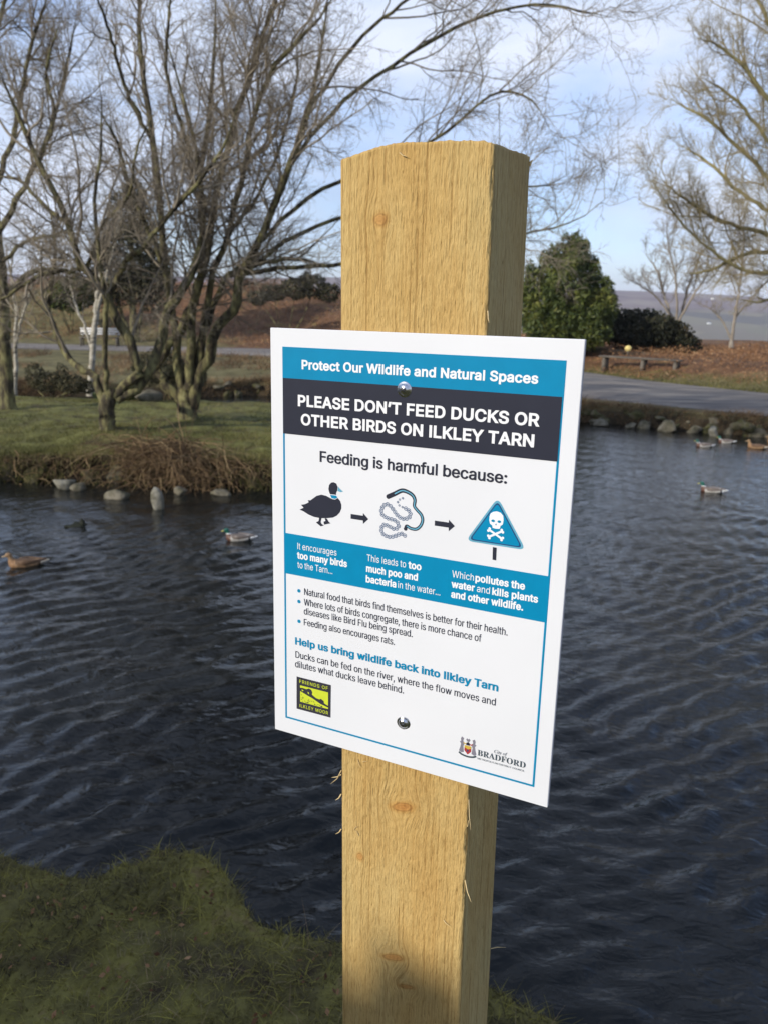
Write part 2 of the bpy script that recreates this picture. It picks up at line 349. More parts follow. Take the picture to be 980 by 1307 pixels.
t.links.new(se.outputs[0], xa.inputs[0]); t.links.new(se.outputs[1], xa.inputs[2]); t.links.new(xa.outputs[0], ad.inputs[2])
c1 = mixc(t, mr(t, ad.outputs[0], 45, 47), ra.outputs[0], rb.outputs[0])
c2 = mixc(t, mr(t, se.outputs[1], 150, 500), c1, rc.outputs[0])
ae = N(t, 'ShaderNodeMath', _operation='MULTIPLY_ADD'); ae.inputs[1].default_value = 30.0
t.links.new(n4.outputs[0], ae.inputs[0]); t.links.new(se.outputs[2], ae.inputs[2])
c3 = mixc(t, mr(t, ae.outputs[0], 18, 34), c2, rd.outputs[0])
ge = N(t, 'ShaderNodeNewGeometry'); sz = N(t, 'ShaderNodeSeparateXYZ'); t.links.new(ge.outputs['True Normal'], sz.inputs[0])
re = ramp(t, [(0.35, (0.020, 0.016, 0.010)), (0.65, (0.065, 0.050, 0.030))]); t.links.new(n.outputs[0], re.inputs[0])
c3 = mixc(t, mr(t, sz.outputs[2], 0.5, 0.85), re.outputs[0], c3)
t.links.new(c3, b.inputs['Base Color'])
bp = N(t, 'ShaderNodeBump', Strength=0.5, Distance=0.05); t.links.new(n.outputs[0], bp.inputs['Height']); t.links.new(bp.outputs[0], b.inputs['Normal'])
ground = tag(mk('ground', V, gridF(len(ds), len(xs)), m), kind='structure')

# the path
px_ = np.arange(-60, 40, 0.5)
rows = []
for f_ in np.linspace(0, 1, 9):
    y = np.interp(px_, PNX, PNY) * (1 - f_) + np.interp(px_, PNX, PFY) * f_ + 0.12 * fbm(xyz(px_, px_ * 0 + f_ * 3), 0.7, 3, 4)
    rows.append(np.stack([px_, y, ground_z(px_, y) + 0.03 * math.sin(math.pi * f_) + 0.012], -1))
path = tag(mk('path', np.concatenate(rows), gridF(9, len(px_)), M['tarmac']), kind='structure')

# the near bank the post stands in
EX = np.array([-3000, -60, -12, -4, -1.9, -1.5, -1.13, -0.95, -0.80, -0.66, -0.52, -0.41, -0.33, -0.22, -0.12, 0.1, 0.32, 0.45, 0.52, 0.62, 1.0, 2, 5, 60, 3000], float)
EY = np.array([-50, -8, 1.2, 2.35, 2.25, 2.2, 2.12, 2.05, 2.03, 2.12, 2.13, 2.04, 1.90, 1.84, 1.82, 1.78, 1.68, 1.58, 1.48, 1.30, 1.05, 0.8, 0.4, -12, -60], float)
def bank_z(x, y):
    e = np.interp(x, EX, EY) + 0.035 * fbm(xyz(x, y * 0), 5, 3, 21); d = e - y
    p = xyz(x, y)
    top = 1.40 + 0.06 * fbm(p, 2.2, 3, 31) + 0.034 * fbm(p, 8, 3, 33) + 0.016 * fbm(p, 24, 2, 35)
    top = top + 0.05 * np.exp(-((x + 0.6) / 0.2) ** 2 - ((y - 2.0) / 0.2) ** 2) - 0.05 * sstep(0.25, -0.1, d)
    return np.where(d > 0, top, top - 2.0 * sstep(0.02, -0.85, d) - 0.5 * sstep(0, -0.25, d))
xs = np.concatenate([-np.geomspace(3000, 2.2, 30), np.arange(-2.0, 1.6, 0.02), np.geomspace(1.7, 3000, 30)])
ys = np.concatenate([-np.geomspace(3000, 0.6, 26), np.arange(-0.3, 1.0, 0.15), np.arange(1.0, 3.4, 0.022)])
X, Y = np.meshgrid(xs, ys); Z = bank_z(X.ravel(), Y.ravel())
near_bank = tag(mk('grass_bank', np.stack([X.ravel(), Y.ravel(), Z], -1), gridF(len(ys), len(xs)), M['turf_near']), kind='structure')

# the island
def isl_front(x): return 13.05 + 0.25 * fbm(xyz(x, x * 0), 0.7, 3, 41) + 0.5 * sstep(-1.8, 0.6, x) ** 2 * 5
def isl_back(x): return 22.0 - 2.5 * sstep(-3.5, 0.5, x) + 0.3 * fbm(xyz(x, x * 0), 0.5, 3, 43)
def island_z(x, y):
    d = np.minimum(y - isl_front(x), isl_back(x) - y); d = np.minimum(d, (0.3 - x)); d = np.minimum(d, x + 17)
    z = -0.7 + 1.16 * sstep(-0.25, 0.28, d) + 0.12 * sstep(0.2, 2.5, d) + 0.04 * fbm(xyz(x, y), 1.2, 3, 45) * sstep(0, .4, d)
    z = z + 0.12 * np.exp(-((x + 5.25) / 0.7) ** 2 - ((y - 15.1) / 0.7) ** 2) + 0.12 * np.exp(-((x + 4.05) / 0.8) ** 2 - ((y - 16.5) / 0.8) ** 2)
    return z
xs = np.arange(-17.6, 1.0, 0.1); ys = np.concatenate([np.arange(12.2, 15, 0.07), np.arange(15, 23, 0.15)])
X, Y = np.meshgrid(xs, ys); Z = island_z(X.ravel(), Y.ravel())
m, t, b = pmat('island', 0.95, 0.15)
tc = N(t, 'ShaderNodeTexCoord'); ge = N(t, 'ShaderNodeNewGeometry'); se = N(t, 'ShaderNodeSeparateXYZ')
n = N(t, 'ShaderNodeTexNoise', Scale=2.0, Detail=10.0, Roughness=0.65); t.links.new(tc.outputs['Object'], n.inputs['Vector'])
ra = ramp(t, [(0.36, (0.060, 0.046, 0.024)), (0.46, (0.10, 0.095, 0.034)), (0.60, (0.155, 0.155, 0.048)), (0.74, (0.19, 0.155, 0.07))])
rb = ramp(t, [(0.3, (0.018, 0.013, 0.009)), (0.6, (0.055, 0.04, 0.026))])
t.links.new(n.outputs[0], ra.inputs[0]); t.links.new(n.outputs[0], rb.inputs[0])
t.links.new(ge.outputs['True Normal'], se.inputs[0])
c = mixc(t, mr(t, se.outputs[2], 0.55, 0.8), rb.outputs[0], ra.outputs[0]); t.links.new(c, b.inputs['Base Color'])
bp = N(t, 'ShaderNodeBump', Strength=0.6, Distance=0.05); t.links.new(n.outputs[0], bp.inputs['Height']); t.links.new(bp.outputs[0], b.inputs['Normal'])
Yo = Y.ravel() + np.where(Y.ravel() < 16, 1, 0) * 0.62 * (1 - sstep(0.26, 0.42, Z)) * (0.75 + 0.5 * fbm(xyz(X.ravel(), Z), 1.1, 3, 47))
island = tag(mk('island', np.stack([X.ravel(), Yo, Z + 0.05 * fbm(xyz(X.ravel(), Y.ravel()), 3.1, 3, 49) * (Z > .2)], -1), gridF(len(ys), len(xs)), m), kind='structure')

# the water
m, t, b = pmat('water', 0.035, 0.5, IOR=1.333)
b.inputs['Base Color'].default_value = (0.009, 0.010, 0.009, 1)
tc = N(t, 'ShaderNodeTexCoord')
def wv(ang, scale, stretch, detail, dist):
    mp = N(t, 'ShaderNodeMapping'); mp.inputs['Rotation'].default_value = (0, 0, rad(ang)); mp.inputs['Scale'].default_value = (1, stretch, 1)
    q = N(t, 'ShaderNodeTexNoise', Scale=scale, Detail=detail, Roughness=0.5, Distortion=dist)
    t.links.new(tc.outputs['Object'], mp.inputs[0]); t.links.new(mp.outputs[0], q.inputs['Vector']); return q.outputs[0]
w2 = wv(40, 6.0, 2.2, 3.0, 0.8); w3 = wv(-20, 14.0, 1.4, 3.0, 0.3)
def madd(a, k, c=None):
    q = N(t, 'ShaderNodeMath', _operation='MULTIPLY_ADD'); q.inputs[1].default_value = k; t.links.new(a, q.inputs[0])
    if c is not None: t.links.new(c, q.inputs[2])
    else: q.inputs[2].default_value = 0.0
    return q.outputs[0]
h = madd(w3, 0.35, w2)
bp = N(t, 'ShaderNodeBump', Strength=1.0, Distance=0.010)
t.links.new(h, bp.inputs['Height']); t.links.new(bp.outputs[0], b.inputs['Normal'])
def waves(x, y):
    rg = np.random.default_rng(4); z = 0 * x; p = xyz(x, y)
    sets = ((124, 10, 0.31, 0.19, 14, 0.95), (134, 10, 0.19, 0.13, 14, 0.6), (88, 18, 0.24, 0.13, 16, 0.65), (168, 14, 0.27, 0.15, 10, 0.5), (60, 30, 0.9, 0.4, 6, 0.35))
    xx = x + 0.12 * fbm(p, 0.9, 2, 91); yy = y + 0.12 * fbm(p + 31, 0.9, 2, 93)
    for mean, sd_, l1, l0, n, wgt in sets:
        m = np.clip(0.75 + 0.9 * fbm(p, 0.45, 3, int(mean)), 0.15, 1.6); q = 0 * x
        for _ in range(n):
            a = rad(mean + sd_ * rg.normal()); lam = math.exp(rg.uniform(math.log(l0), math.log(l1))); k = 2 * math.pi / lam
            q = q + (WAVE / k) * math.sqrt(2 / n) * np.sin(k * (xx * math.cos(a) + yy * math.sin(a)) + rg.uniform(0, 6.28))
        z = z + q * m * wgt
    z = z * (1 - 0.62 * sstep(7, 17, y))
    for (cx, cy, a_, lam) in ((-4.19, 10.67, .0065, .26), (-3.95, 9.0, .005, .22), (-1.85, 10.15, .004, .20), (5.7, 13.8, .004, .24)):
        rr = np.hypot(x - cx, y - cy); z = z + a_ * np.exp(-rr / 0.9) * np.sin(2 * math.pi * rr / lam)
    return z
WAVE = 0.19
xs = np.concatenate([[-400, -60, -30, -18], np.arange(-12.5, 14.5, 0.044), [20, 35, 60, 400]]); ys = np.concatenate([[-60, -10, 0], np.exp(np.arange(math.log(1.2), math.log(28.5), 0.0075)), [32, 40]])
X, Y = np.meshgrid(xs, ys); Z = waves(X.ravel(), Y.ravel()).reshape(X.shape); Z[:, :5] = 0; Z[:, -5:] = 0; Z[:4] = 0; Z[-3:] = 0
water = tag(mk('water', np.stack([X.ravel(), Y.ravel(), Z.ravel()], -1), gridF(len(ys), len(xs)), m), kind='structure')

# ------------------------------------------------------------------ the post
SGN_O = np.array([-0.1112, 0.7867, 2.9784]); SGN_YAW = -0.4572
TH = 0.005
LEAN = 0.0130
def wood():
    m, t, b = pmat('sawn_timber', 0.85, 0.25)
    tc = N(t, 'ShaderNodeTexCoord'); warp = tc.outputs['Object']
    for (u, z, ru, rz_, cc, soft, rot) in KNOTS:
        a = N(t, 'ShaderNodeVectorMath', _operation='SUBTRACT'); a.inputs[1].default_value = (u, 0, z); t.links.new(tc.outputs['Object'], a.inputs[0])
        c = N(t, 'ShaderNodeVectorMath', _operation='MULTIPLY'); c.inputs[1].default_value = (1 / (ru * 1.5), 0, 1 / (rz_ * 3.4)); t.links.new(a.outputs[0], c.inputs[0])
        l = N(t, 'ShaderNodeVectorMath', _operation='DOT_PRODUCT'); t.links.new(c.outputs[0], l.inputs[0]); t.links.new(c.outputs[0], l.inputs[1])
        ng = N(t, 'ShaderNodeMath', _operation='MULTIPLY'); ng.inputs[1].default_value = -1.0; t.links.new(l.outputs['Value'], ng.inputs[0])
        ex = N(t, 'ShaderNodeMath', _operation='EXPONENT'); t.links.new(ng.outputs[0], ex.inputs[0])
        mu = N(t, 'ShaderNodeVectorMath', _operation='MULTIPLY'); mu.inputs[1].default_value = (-0.85, 0, 0); t.links.new(a.outputs[0], mu.inputs[0])
        sc_ = N(t, 'ShaderNodeVectorMath', _operation='SCALE'); t.links.new(mu.outputs[0], sc_.inputs[0]); t.links.new(ex.outputs[0], sc_.inputs['Scale'])
        ad_ = N(t, 'ShaderNodeVectorMath', _operation='ADD'); t.links.new(warp, ad_.inputs[0]); t.links.new(sc_.outputs[0], ad_.inputs[1]); warp = ad_.outputs[0]
    def nz(scl, scale, detail=6.0, dist=0.0, r=0.6):
        mp = N(t, 'ShaderNodeMapping'); mp.inputs['Scale'].default_value = scl
        q = N(t, 'ShaderNodeTexNoise', Scale=scale, Detail=detail, Roughness=r, Distortion=dist)
        t.links.new(warp, mp.inputs[0]); t.links.new(mp.outputs[0], q.inputs['Vector']); return q.outputs[0]
    big = nz((1, 1, 0.35), 9, 4.0); grain = nz((1, 1, 0.016), 330, 3.0, 0.0); fib = nz((1, 1, 0.12), 620, 5.0); pit = nz((1, 1, 0.30), 420, 3.0, r=0.5)
    c0 = ramp(t, [(0.34, (0.48, 0.295, 0.098)), (0.46, (0.53, 0.35, 0.128)), (0.56, (0.56, 0.39, 0.155)), (0.68, (0.49, 0.36, 0.150))]); t.links.new(big, c0.inputs[0])
    g = ramp(t, [(0.36, (0.60, 0.53, 0.43)), (0.44, (0.88, 0.84, 0.78)), (0.52, (1, 1, 1)), (0.60, (0.86, 0.83, 0.76)), (0.7, (1, 1, 1))]); t.links.new(grain, g.inputs[0])
    f = ramp(t, [(0.33, (0.55, 0.48, 0.38)), (0.50, (1, 1, 1))]); t.links.new(fib, f.inputs[0])
    p = ramp(t, [(0.27, (0.45, 0.38, 0.28)), (0.34, (1, 1, 1))]); t.links.new(pit, p.inputs[0])
    def mul(a, c, k=1.0):
        q = N(t, 'ShaderNodeMixRGB', _blend_type='MULTIPLY'); q.inputs[0].default_value = k; t.links.new(a, q.inputs[1]); t.links.new(c, q.inputs[2]); return q.outputs[0]
    col = mul(mul(mul(c0.outputs[0], g.outputs[0], 0.8), f.outputs[0], 0.6), p.outputs[0], 0.7)
    # right flank: green of treated wood, with its cool shade painted in
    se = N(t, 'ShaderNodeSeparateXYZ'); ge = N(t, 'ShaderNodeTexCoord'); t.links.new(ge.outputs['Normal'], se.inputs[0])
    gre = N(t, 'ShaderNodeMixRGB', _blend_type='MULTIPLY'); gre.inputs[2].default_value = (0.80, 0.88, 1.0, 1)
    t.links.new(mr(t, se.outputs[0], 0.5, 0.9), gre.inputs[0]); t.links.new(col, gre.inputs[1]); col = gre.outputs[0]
    # knots and stains: ellipses of a redder, darker wood
    sp_ = N(t, 'ShaderNodeSeparateXYZ'); t.links.new(tc.outputs['Object'], sp_.inputs[0])
    wob = nz((1, 1, 1), 90, 3.0)
    for (u, z, ru, rz_, cc, soft, rot) in KNOTS:
        cb = N(t, 'ShaderNodeCombineXYZ'); mp = N(t, 'ShaderNodeMapping'); mp.inputs['Location'].default_value = (0, 0, 0)
        sb = N(t, 'ShaderNodeVectorMath', _operation='SUBTRACT'); sb.inputs[1].default_value = (u, 0, z)
        t.links.new(sp_.outputs[0], cb.inputs[0]); t.links.new(sp_.outputs[2], cb.inputs[2]); t.links.new(cb.outputs[0], sb.inputs[0])
        t.links.new(sb.outputs[0], mp.inputs[0]); mp.inputs['Rotation'].default_value = (0, rot, 0); 
        sc_ = N(t, 'ShaderNodeVectorMath', _operation='MULTIPLY'); sc_.inputs[1].default_value = (1 / ru, 0, 1 / rz_); t.links.new(mp.outputs[0], sc_.inputs[0])
        ln = N(t, 'ShaderNodeVectorMath', _operation='LENGTH'); t.links.new(sc_.outputs[0], ln.inputs[0])
        aa = N(t, 'ShaderNodeMath', _operation='MULTIPLY_ADD'); aa.inputs[1].default_value = 1.1; t.links.new(wob, aa.inputs[0]); t.links.new(ln.outputs['Value'], aa.inputs[2])
        kr = ramp(t, [(0.0, (0.62, 0.38, 0.24)), (0.18, (0.90, 0.58, 0.38)), (0.30, (0.72, 0.46, 0.30)), (0.42, (0.95, 0.66, 0.46)), (0.56, (0.50, 0.33, 0.20)), (0.66, (0.88, 0.74, 0.58)), (0.98, (1, 1, 1))])
        mm = N(t, 'ShaderNodeMapRange'); mm.inputs['From Min'].default_value = 0.35; mm.inputs['From Max'].default_value = 2.1
        t.links.new(aa.outputs[0], mm.inputs['Value']); t.links.new(mm.outputs[0], kr.inputs[0]); col = mul(col, kr.outputs[0], 0.9 - soft * 0.5)
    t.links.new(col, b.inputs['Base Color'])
    h1 = N(t, 'ShaderNodeMath', _operation='MULTIPLY_ADD'); h1.inputs[1].default_value = 0.5; t.links.new(grain, h1.inputs[0]); t.links.new(fib, h1.inputs[2])
    h2 = N(t, 'ShaderNodeMath', _operation='MULTIPLY_ADD'); h2.inputs[1].default_value = 0.8; t.links.new(pit, h2.inputs[0]); t.links.new(h1.outputs[0], h2.inputs[2])
    bp = N(t, 'ShaderNodeBump', Strength=1.0, Distance=0.0016); t.links.new(h2.outputs[0], bp.inputs['Height']); t.links.new(bp.outputs[0], b.inputs['Normal'])
    return m
# knots in post coordinates (x across from the post's left edge, z up from the base), sizes in metres
PB = 1.28                                     # base of the post, buried a little
ZT = SGN_O[2] - PB                            # sheet's top in post z
RED = (0.42, 0.17, 0.06)
KNOTS = [(0.017, ZT + 0.095, 0.0075, 0.0055, RED, 0.6, 0.0), (0.055, ZT - 0.470, 0.013, 0.0055, (0.45, 0.15, 0.05), 0.25, 0.35),
         (0.008, ZT - 0.545, 0.004, 0.005, (0.5, 0.22, 0.12), 0.4, 0.0), (0.050, ZT - 0.655, 0.013, 0.004, (0.55, 0.30, 0.11), 0.35, 0.3),
         (0.066, ZT - 0.686, 0.010, 0.003, (0.52, 0.27, 0.10), 0.35, 0.3)]
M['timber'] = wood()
PW, PD = 0.141, 0.098
e_ = np.array([math.cos(SGN_YAW), math.sin(SGN_YAW), 0]); n_ = np.array([math.sin(SGN_YAW), -math.cos(SGN_YAW), 0])
p_org = SGN_O + e_ * (0.0722 + LEAN * (SGN_O[2] - PB)) - n_ * (TH + 0.0006); p_org[2] = PB
post_root = empty('wooden_post', tuple(p_org)); post_root.rotation_euler = (0, 0, SGN_YAW)
tag(post_root, 'square new sawn timber post standing in the grass bank, carrying the notice', 'post')
def make_post():
    nf, ns, r = 70, 42, 0.0025
    pts = []
    pts += [(x, 0) for x in np.linspace(r, PW - r, nf)]
    pts += [(PW - r + r * math.sin(a), r - r * math.cos(a)) for a in (0.5, 1.05)]
    pts += [(PW, y) for y in np.linspace(r, PD - r, ns)]
    pts += [(PW - r + r * math.cos(a), PD - r + r * math.sin(a)) for a in (0.5, 1.05)]
    pts += [(x, PD) for x in np.linspace(PW - r, r, 14)] + [(0, y) for y in np.linspace(PD - r, r, 14)]
    P2 = np.array(pts); n = len(P2)
    c = P2.mean(0); top_t = 1.0
    ztop = ZT + 0.1545 - 0.0106 * np.clip(1 - P2[:, 0] / 0.05, 0, 1) ** 1.4 - 0.0050 * np.clip((P2[:, 0] - 0.10) / 0.041, 0, 1) ** 1.5 \
           + 0.0050 * np.clip(P2[:, 1] / PD, 0, 1) + 0.0012 * fbm(np.c_[P2, P2[:, :1] * 0], 90, 3, 3) + 0.0008 * fbm(np.c_[P2, P2[:, :1] * 0], 600, 2, 6)
    lv = np.concatenate([np.linspace(0, 0.6, 12)[:-1], np.linspace(0.6, 1, 330)]); k = len(lv)
    Z = lv[:, None] * ztop[None]
    out = np.zeros((n, 2)); out[:nf, 1] = -1; out[nf:nf + 2] = (0.7, -0.7); out[nf + 2:nf + 2 + ns, 0] = 1
    Pn = np.stack([np.tile(P2[:, 0], (k, 1)), np.tile(P2[:, 1], (k, 1)), Z], -1)
    q = Pn.reshape(-1, 3)
    dsp = 0.0005 * fbm(q * np.array([1, 1, 0.06]), 160, 3, 11) + 0.00045 * fbm(q * np.array([1, 1, 0.4]), 420, 2, 15) + 0.0005 * fbm(q * np.array([1, 1, .5]), 12, 2, 19)
    ar = np.exp(-((q[:, 0] - PW) / 0.002) ** 2 - (q[:, 1] / 0.002) ** 2) + np.exp(-(q[:, 0] / 0.002) ** 2 - (q[:, 1] / 0.002) ** 2)
    dsp = dsp - ar * 0.0022 * np.clip(0.15 + fbm(q * np.array([0, 0, 1.0]), 38, 4, 23) * 2, 0, 1)
    o3 = np.tile(np.c_[out, np.zeros(n)][None], (k, 1, 1)).reshape(-1, 3)
    q = q + o3 * dsp[:, None]
    q[:, 0] += -LEAN * q[:, 2]
    i = np.arange(n * k).reshape(k, n)
    F = np.stack([i[:-1], np.roll(i[:-1], -1, 1), np.roll(i[1:], -1, 1), i[1:]], -1).reshape(-1, 4)
    # the sawn top: rings closing to the centre
    rings = [q[-n:]]; cc = q[-n:].mean(0) + np.array([0, 0, 0.002]); base = len(q); Fs = [F]; prev = i[-1]
    Vs = [q]
    for s_ in (0.85, 0.6, 0.3):
        rg = cc + (q[-n:] - cc) * s_; rg[:, 2] += 0.0008 * fbm(rg, 300, 2, 5); Vs.append(rg); cur = np.arange(base, base + n); base += n
        Fs[0] = np.concatenate([Fs[0], np.stack([prev, np.roll(prev, -1), np.roll(cur, -1), cur], -1)]); prev = cur
    Vs.append(cc[None]); ctr = base
    Fs.append(np.stack([prev, np.roll(prev, -1), np.full(n, ctr)], -1))
    return np.concatenate(Vs), Fs
V, F = make_post()
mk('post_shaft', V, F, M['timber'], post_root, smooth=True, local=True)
# raised splinters torn from the arrises and the face
SPL = flatmat('pale_splinter', (0.66, 0.50, 0.26), 0.8, 0.2)
def splinter(x, y, z, d, ln, w):
    P = np.array([[(x, y, z), (x + d[0] * ln * .4, y + d[1] * ln * .4, z + d[2] * ln * .5), (x + d[0] * ln, y + d[1] * ln, z + d[2] * ln * .8)]]); P[..., 0] -= LEAN * P[..., 2]
    return tubes(P, np.array([[w, w * .8, w * .15]]), 3)
for (x, y, z, d, ln, w) in [(0, .001, ZT - .455, (-.8, -.2, -.5), .013, .0009), (0, .001, ZT - .450, (-.5, -.3, -1), .020, .0008), (0, .001, ZT - .478, (-.6, -.2, -1), .010, .001),
                            (0, .001, ZT - .52, (-.7, -.2, -1), .009, .0008), (PW, .001, ZT - .44, (.25, -.4, -1), .03, .0007), (PW, .001, ZT - .47, (.3, -.5, 1), .02, .0006),
                            (PW, .0, ZT - .53, (.5, -.4, -1), .02, .0007), (.02, -.0005, ZT - .43, (.5, -.25, -1), .010, .0005), (.026, -.0005, ZT - .432, (.8, -.2, .5), .007, .0005),
                            (.022, -.0005, ZT - .52, (-.5, -.3, 1), .011, .0005), (.016, -.0005, ZT - .515, (.6, -.2, 1), .009, .0005), (PW, PD, ZT - .69, (.9, .2, .4), .018, .0007),
                            (PW, PD - .001, ZT + .147, (.35, .1, 1), .007, .0016), (.058, -.0005, ZT + .147, (1, -.3, -.6), .008, .0008), (PW, .0, ZT + .02, (.3, -.5, -1), .012, .0008), (PW * .85, -.0005, ZT - .585, (1, -.3, -.5), .008, .0005)]:
    V, F = splinter(x, y, z, d, ln, w)
    mk('splinter', V, F, SPL, post_root, local=True)

# ------------------------------------------------------------------ the notice
sg = empty('information_sign', tuple(SGN_O)); sg.rotation_euler = (0, 0, SGN_YAW)
tag(sg, 'white notice with blue bands asking people not to feed ducks, screwed to the timber post', 'sign')
W, H = 0.297, 0.420
M['board'] = flatmat('white_board', (0.68, 0.685, 0.705), 0.38, 0.3, vary=0.02, sc=7)
M['edge'] = flatmat('board_edge', (0.36, 0.36, 0.40), 0.6, 0.2)
INK = dict(W=flatmat('white_print', (0.76, 0.76, 0.77), 0.4, 0.3, vary=0.01), D=flatmat('dark_print', (0.024, 0.026, 0.040), 0.5, 0.15, vary=0.03),
           T=flatmat('blue_print', (0.0, 0.205, 0.38), 0.5, 0.15, vary=0.03), G=flatmat('grey_green_print', (0.055, 0.075, 0.09), 0.4, 0.4),
           L=flatmat('lime_print', (0.55, 0.62, 0.04), 0.4, 0.4), M=flatmat('soft_grey_print', (0.20, 0.19, 0.23), 0.4, 0.4), K=flatmat('black_print', (0.035, 0.034, 0.045), 0.4, 0.4), P=flatmat('pale_teal_print', (0.12, 0.34, 0.46), 0.4, 0.4),
           N=flatmat('navy_print', (0.012, 0.06, 0.16), 0.4, 0.4), R=flatmat('red_print', (0.35, 0.04, 0.04), 0.4, 0.4), Y=flatmat('gold_print', (0.55, 0.38, 0.06), 0.4, 0.4))
import bmesh
bm = bmesh.new()
V, F = box(0, W, 0, TH, -H, 0)
vs = [bm.verts.new(v) for v in V]
for f in F: bm.faces.new([vs[i] for i in f])
bmesh.ops.recalc_face_normals(bm, faces=bm.faces)
bmesh.ops.bevel(bm, geom=bm.edges[:], offset=0.0004, segments=2, affect='EDGES')
me = bpy.data.meshes.new('board'); bm.to_mesh(me); bm.free(); me.materials.append(M['board']); me.materials.append(M['edge'])
for p in me.polygons: p.material_index = 0 if p.center.y < 0.0005 else 1
bo = bpy.data.objects.new('board', me); COL.objects.link(bo); bo.parent = sg
def rect(name, u0, v0, u1, v1, ink, y): return poly(name, [(u0, v0), (u0, v1), (u1, v1), (u1, v0)], INK[ink], sg, y)
Y1, Y2, Y3, Y4, Y5 = -0.00012, -0.00022, -0.00032, -0.00042, -0.00052
U0, U1, VT, VB, LW = 13.6, 283.6, 17.0, 402.8, 2.0
fr = []
for (a, b_, c, d) in ((U0, VT, U0 + LW, VB), (U1 - LW, VT, U1, VB), (U0 + LW, VB - LW, U1 - LW, VB)):
    n0 = len(fr) * 4; fr.append([(a, b_), (a, d), (c, d), (c, b_)])
V = np.array([(u / 1000, Y1, -v / 1000) for q in fr for u, v in q]); mk('border_line', V, np.arange(12).reshape(3, 4), INK['T'], sg, False, True)
rect('blue_band', U0, VT, U1, 46.2, 'T', Y2).name = 'header_band'
rect('title_band', U0 + .2, 46.2, U1 - 1.4, 99.4, 'D', Y3)
rect('caption_band', U0 + .4, 199.2, U1 - .4, 241.6, 'T', Y2)

